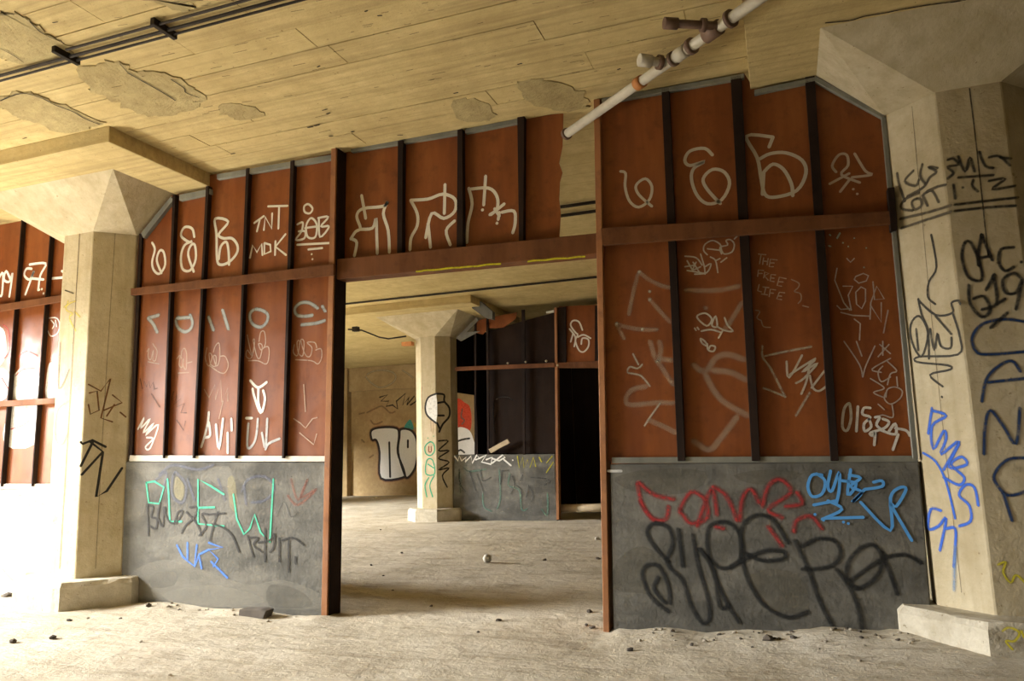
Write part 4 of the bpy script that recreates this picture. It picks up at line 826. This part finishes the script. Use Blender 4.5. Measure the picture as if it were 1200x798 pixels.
# ---- graffiti on the back wall
W18 = (Vector((0, 18.0, 0)), (0, -1, 0)); W18b = (Vector((0, 17.86, 0)), (0, -1, 0))
SIL = (0.66, 0.66, 0.65)
n_sh = [(35, 430), (110, 405), (230, 410), (250, 470), (240, 600), (290, 740), (280, 795), (110, 800), (100, 600), (75, 505), (40, 500)]
o_sh = [(265, 420), (340, 425), (385, 490), (395, 600), (375, 720), (320, 795), (290, 760), (245, 600), (255, 480)]
graf(wall_back, BB, [n_sh + [n_sh[0]], o_sh + [o_sh[0]]], 6.5, (0.40, 0.05, 0.04), W18, 0.8, True, 'red halo of the throw-up', lift=-0.002)
graf(wall_back, BB, [], 1, SIL, W18, 1.0, fills=(n_sh, o_sh, [(405, 450), (470, 450), (470, 780), (400, 780)]), label='silver throw-up letters', lift=0.004)
graf(wall_back, BB, [n_sh + [n_sh[0]], o_sh + [o_sh[0]], [(175, 520), (182, 790)], [(320, 505), (320, 560)]], 2.6, BLK, W18, 1.0, label='black outline of the throw-up', lift=0.007)
graf(wall_back, BB, [], 1, (0.05, 0.30, 0.26), W18, 0.9, fills=([(290, 405), (325, 350), (345, 350), (365, 415), (330, 420)],), label='teal blob', lift=0.004)
graf(wall_back, BB, [[(372, 372), (376, 400)]], 3, (0.6, 0.42, 0.05), W18, 0.9, True, label='yellow dab')
graf(wall_back, BB, [[(100, 170), (160, 150), (110, 200), (170, 200), (150, 240), (200, 230), (240, 260), (230, 200), (300, 140), (280, 230), (330, 170), (310, 230), (370, 160), (385, 200), (340, 230)]], 1.9, BLK, W18, 0.9, label='black scrawl', sharp=True)
graf(wall_back, BB, [[(0, 290), (60, 260), (120, 240), (180, 290), (220, 280)], [(30, 350), (60, 380), (120, 360)], [(-60, 300), (-20, 290)], [(-40, 500), (-20, 520)], [(20, 640), (50, 620)]], 3.0, (0.45, 0.10, 0.05), W18, 0.5, True, 'faded red marks')
graf(wall_back, (390, 380, 7.98), [[(320, 470), (380, 440), (470, 430), (560, 450), (590, 500), (540, 560), (440, 590), (350, 540), (310, 490)], [(650, 430), (700, 460), (750, 500)]], 3.5, (0.50, 0.42, 0.27), W18b, 0.6, True, 'pale plaster ring')
graf(wall_back, BB, [], 1, (0.60, 0.06, 0.02), W18, 0.95, fills=([(660, 240), (690, 190), (720, 180), (760, 210), (800, 240), (815, 330), (805, 425), (745, 410), (700, 400), (660, 380)],), label='red throw-up fill', lift=0.004)
graf(wall_back, BB, [], 1, (0.85, 0.84, 0.82), W18, 1.0, fills=([(650, 430), (690, 412), (740, 402), (800, 430), (830, 500), (850, 620), (650, 620)],), label='white throw-up fill', lift=0.006)
graf(wall_back, BB, [[(690, 520), (740, 500), (800, 490)], [(700, 600), (730, 580), (760, 600)]], 2.2, BLK, W18, 0.9, label='black throw-up outline', lift=0.009)
graf(wall_back, BB, [[(745, 260), (735, 320), (760, 350), (740, 380)]], 3, (0.20, 0.13, 0.10), W18, 0.8, True, label='dark smear', lift=0.006)

# ------------------------------------------------------------------ pipes and conduits
cond = empty('conduit_run', 'three thin dark conduits clamped to the ceiling at upper left', 'conduit')
cz = Z3 - 0.035
def condline(a, b, xe0, xe1):
    p, q = onZ(*a, cz), onZ(*b, cz)
    y = 0.5 * (p.y + q.y)
    return y
y1_ = condline((0, 96.5), (90, 68.5), 0, 0); 
yb = onZ(194, 36, cz).y
for dy, xs_, r_ in ((0.085, onZ(88, 64, cz).x, 0.011), (0.0, -11.9, 0.013), (-0.062, -11.9, 0.010)):
    tube('conduit', (max(xs_, -10.5), yb - dy if False else yb - dy, cz), (4.9, yb - dy, cz), r_, 'conduit_dark', cond, 8)
for c_ in ((87, 71), (194, 36)):
    p = onZ(*c_, cz)
    bx_ = box('clamp', (p.x - 0.02, yb - 0.13, cz - 0.022), (p.x + 0.02, yb + 0.10, Z3 - 0.001), 'conduit_dark', cond, 0.004)

zp = 4.50
pA, pB = onZ(664, 157, zp), onZ(896, -6, zp)
dirp = (pB - pA).normalized()
pipe = empty('sprinkler_pipe', 'cream painted steel pipe with rusty fittings slanting below the ceiling at upper right', 'pipe')
tube('pipe', pA, pB + dirp * 1.6, 0.042, 'pipe_cream', pipe, 18)
def at(px, py): 
    v = onZ(px, py, zp); return pA + dirp * ((v - pA).dot(dirp))
def sleeve(name, px, py, ln, r, mat, r2=None):
    c = at(px, py); return tube(name, c - dirp * ln / 2, c + dirp * ln / 2, r, mat, pipe, 18, r2)
sleeve('coupling', 750, 97, 0.075, 0.054, 'coupling_orange')
sleeve('pipe_end_collar', 664, 157, 0.03, 0.056, 'fitting_iron')
sleeve('collar', 785, 68, 0.028, 0.060, 'fitting_iron')
sleeve('collar', 806, 53, 0.035, 0.064, 'fitting_iron')
sleeve('union', 795, 61, 0.11, 0.053, 'pipe_cream')
sleeve('tee', 833, 36, 0.14, 0.058, 'fitting_iron')
sleeve('collar', 853, 21, 0.03, 0.066, 'fitting_iron')
def stub(px, py, qx, qy, r, mat, rc, capmat):
    a = at(px, py); e = onZ(qx, qy, zp)
    tube('branch', a, e, r, mat, pipe, 14)
    d = (e - a).normalized(); tube('branch_cap', e - d * 0.05, e + d * 0.05, rc, capmat, pipe, 14)
    m_ = a.lerp(e, 0.35); tube('branch_collar', m_ - d * 0.018, m_ + d * 0.018, rc * 1.15, 'fitting_iron', pipe, 14)
stub(840, 29, 786, 27.5, 0.030, 'fitting_iron', 0.042, 'fitting_iron')
stub(778, 73, 756, 71, 0.036, 'pipe_cream', 0.05, 'pipe_cream')

rear_c = empty('conduit_run', 'thin dark conduit along the rear bay ceiling beyond the header', 'conduit')
yr = onZ(500, 346, Z3 - 0.03).y
tube('conduit', (-14, yr, Z3 - 0.03), (6, yr, Z3 - 0.03), 0.022, 'conduit_dark', rear_c, 8)
rear_d = empty('conduit_run', 'pair of dark conduits behind the gap in the torn panel', 'conduit')
for py_ in (240, 250.5):
    yr2 = onZ(675, py_, Z3 - 0.03).y
    tube('conduit', (-11, yr2, Z3 - 0.03), (6, yr2, Z3 - 0.03), 0.024, 'conduit_dark', rear_d, 8)
hang = empty('hanging_wire', 'broken dark wire and rusty bracket beside the far column capital', 'wire')
pts_ = [onY(408, 386, 8.4), onY(424, 387, 8.4), onY(444, 395, 8.4), onY(455, 397, 8.4), onY(476, 394, 8.5)]
bm = bmesh.new()
for a, b in zip(pts_, pts_[1:]): tube_bm(bm, a, b, 0.018, 6)
from_bm('wire', bm, 'conduit_dark', hang)
pp = onY(417, 386, 8.4); box('junction_box', (pp.x - 0.07, 8.34, pp.z - 0.05), (pp.x + 0.07, 8.46, pp.z + 0.06), 'conduit_dark', hang, 0.005)
pp = onY(478, 403, 8.9); box('bracket', (pp.x - 0.12, 8.8, pp.z - 0.05), (pp.x + 0.14, 8.95, pp.z + 0.04), 'coupling_orange', hang, 0.006)

# ------------------------------------------------------------------ loose things on the floor
bm = bmesh.new(); bmesh.ops.create_icosphere(bm, subdivisions=3, radius=0.058)
for v in bm.verts: v.co *= 1 + random.gauss(0, 0.012)
ball = from_bm('ball', bm, 'ball_white', None, True)
bq = onZ(571, 660, 0.0); ball.location = (bq.x, bq.y, floor_z(bq.x, bq.y) + 0.052)
tag(ball, 'small dirty white ball on the floor inside the doorway', 'ball')

def lump(seed, mat):
    r = random.Random(seed); bm = bmesh.new(); bmesh.ops.create_icosphere(bm, subdivisions=1, radius=1.0)
    for v in bm.verts: v.co = Vector((v.co.x * r.uniform(0.7, 1.25), v.co.y * r.uniform(0.6, 1.1), v.co.z * r.uniform(0.35, 0.7)))
    me = bpy.data.meshes.new('rubble_stone'); bm.to_mesh(me); bm.free(); me.materials.append(MATS[mat]); return me
LUMPS = [lump(i, 'stone_grey') for i in range(5)] + [lump(i + 9, 'stone_dark') for i in range(4)]
def drop(me, x, y, s, label, group, name='rubble_stone', cat='stone'):
    o = bpy.data.objects.new(name, me); COL.objects.link(o)
    o.location = (x, y, floor_z(x, y) + s * 0.25); o.scale = (s, s, s); o.rotation_euler = (random.uniform(-.3, .3), random.uniform(-.3, .3), random.uniform(0, 6.28))
    return tag(o, label, cat, group)
for i in range(46):
    x = random.uniform(-1.3, 0.75); y = -0.10 - abs(random.gauss(0, 0.16))
    drop(random.choice(LUMPS), x, y, random.uniform(0.008, 0.026), 'crumbled concrete bit in the dirt along the right low wall', 'rubble along the right low wall')
for i in range(24):
    x = random.uniform(-6.5, -4.5); y = -0.10 - abs(random.gauss(0, 0.10))
    drop(random.choice(LUMPS[:5]), x, y, random.uniform(0.007, 0.022), 'crumbled concrete bit in the dirt along the left low wall', 'rubble along the left low wall')
for px, py, s in ((471, 648, .03), (446, 621, .03), (435, 663, .025), (584, 721, .035), (690, 712, .035), (694, 729, .03), (687, 726, .025), (505, 706, .025), (638, 657, .04), (701, 656, .04), (449, 675, .02), (560, 735, .02), (460, 690, .02)):
    q = onZ(px, py); drop(random.choice(LUMPS[5:]), q.x, q.y, s, 'small dark stone on the dusty floor of the doorway', 'stones scattered in the doorway')
for px, py, s in ((81, 726, .03), (103, 723, .02), (141, 723, .02), (174, 711, .04), (199, 712, .02), (199, 791, .02), (9, 699, .07), (62, 747, .04), (15, 752, .04), (165, 750, .02), (930, 752, .03), (738, 757, .03), (900, 752, .05), (1008, 780, .02), (1010, 757, .02)):
    q = onZ(px, py); drop(random.choice(LUMPS[5:] if s > .02 else LUMPS), q.x, q.y, s, 'small stone lying on the dusty floor in front of the partition', 'stones scattered in front')
for px, py, s in ((437, 585, .05), (441, 583, .04), (486, 595, .05), (700, 632, .06)):
    q = onZ(px, py); drop(lump(int(px), 'ball_white'), q.x, q.y, s, 'white scrap lying on the floor of the far bay', 'white scraps in the far bay', 'paper_scrap', 'scrap')
q = onZ(296, 718)
chunk = prism('concrete_chunk', [(-0.16, -0.06, -0.02), (0.15, -0.07, -0.03), (0.17, -0.05, 0.045), (0.10, -0.05, 0.06), (-0.15, -0.06, 0.05)], (0.0, 0.13, 0.0), 'stone_dark', None, bevel=0.01)
chunk.location = (q.x, q.y + 0.04, floor_z(q.x, q.y) + 0.015)
tag(chunk, 'flat dark concrete chunk on the floor below the left low wall', 'rubble')
q0, q1 = onY(657, 596, 9.22), onY(712, 594, 9.22)
plank = tube('fallen_beam', (q0.x, 9.24, q0.z), (q1.x + 0.4, 9.20, q1.z), 0.085, 'pale_timber', None, 10)
tag(plank, 'pale fallen beam on the floor across the dark far doorway', 'beam')
a_, b_ = onY(575, 531, Y9 - 0.06), onY(597, 519, Y9 - 0.06)
stick = prism('board_stub', [a_ + Vector((0, 0, 0.0)), b_ + Vector((0, 0, 0.0)), b_ + Vector((-0.05, 0, 0.085)), a_ + Vector((-0.05, 0, 0.085))], (0, 0.05, 0), 'pale_timber', None)
tag(stick, 'short pale board propped on the far low wall', 'board')
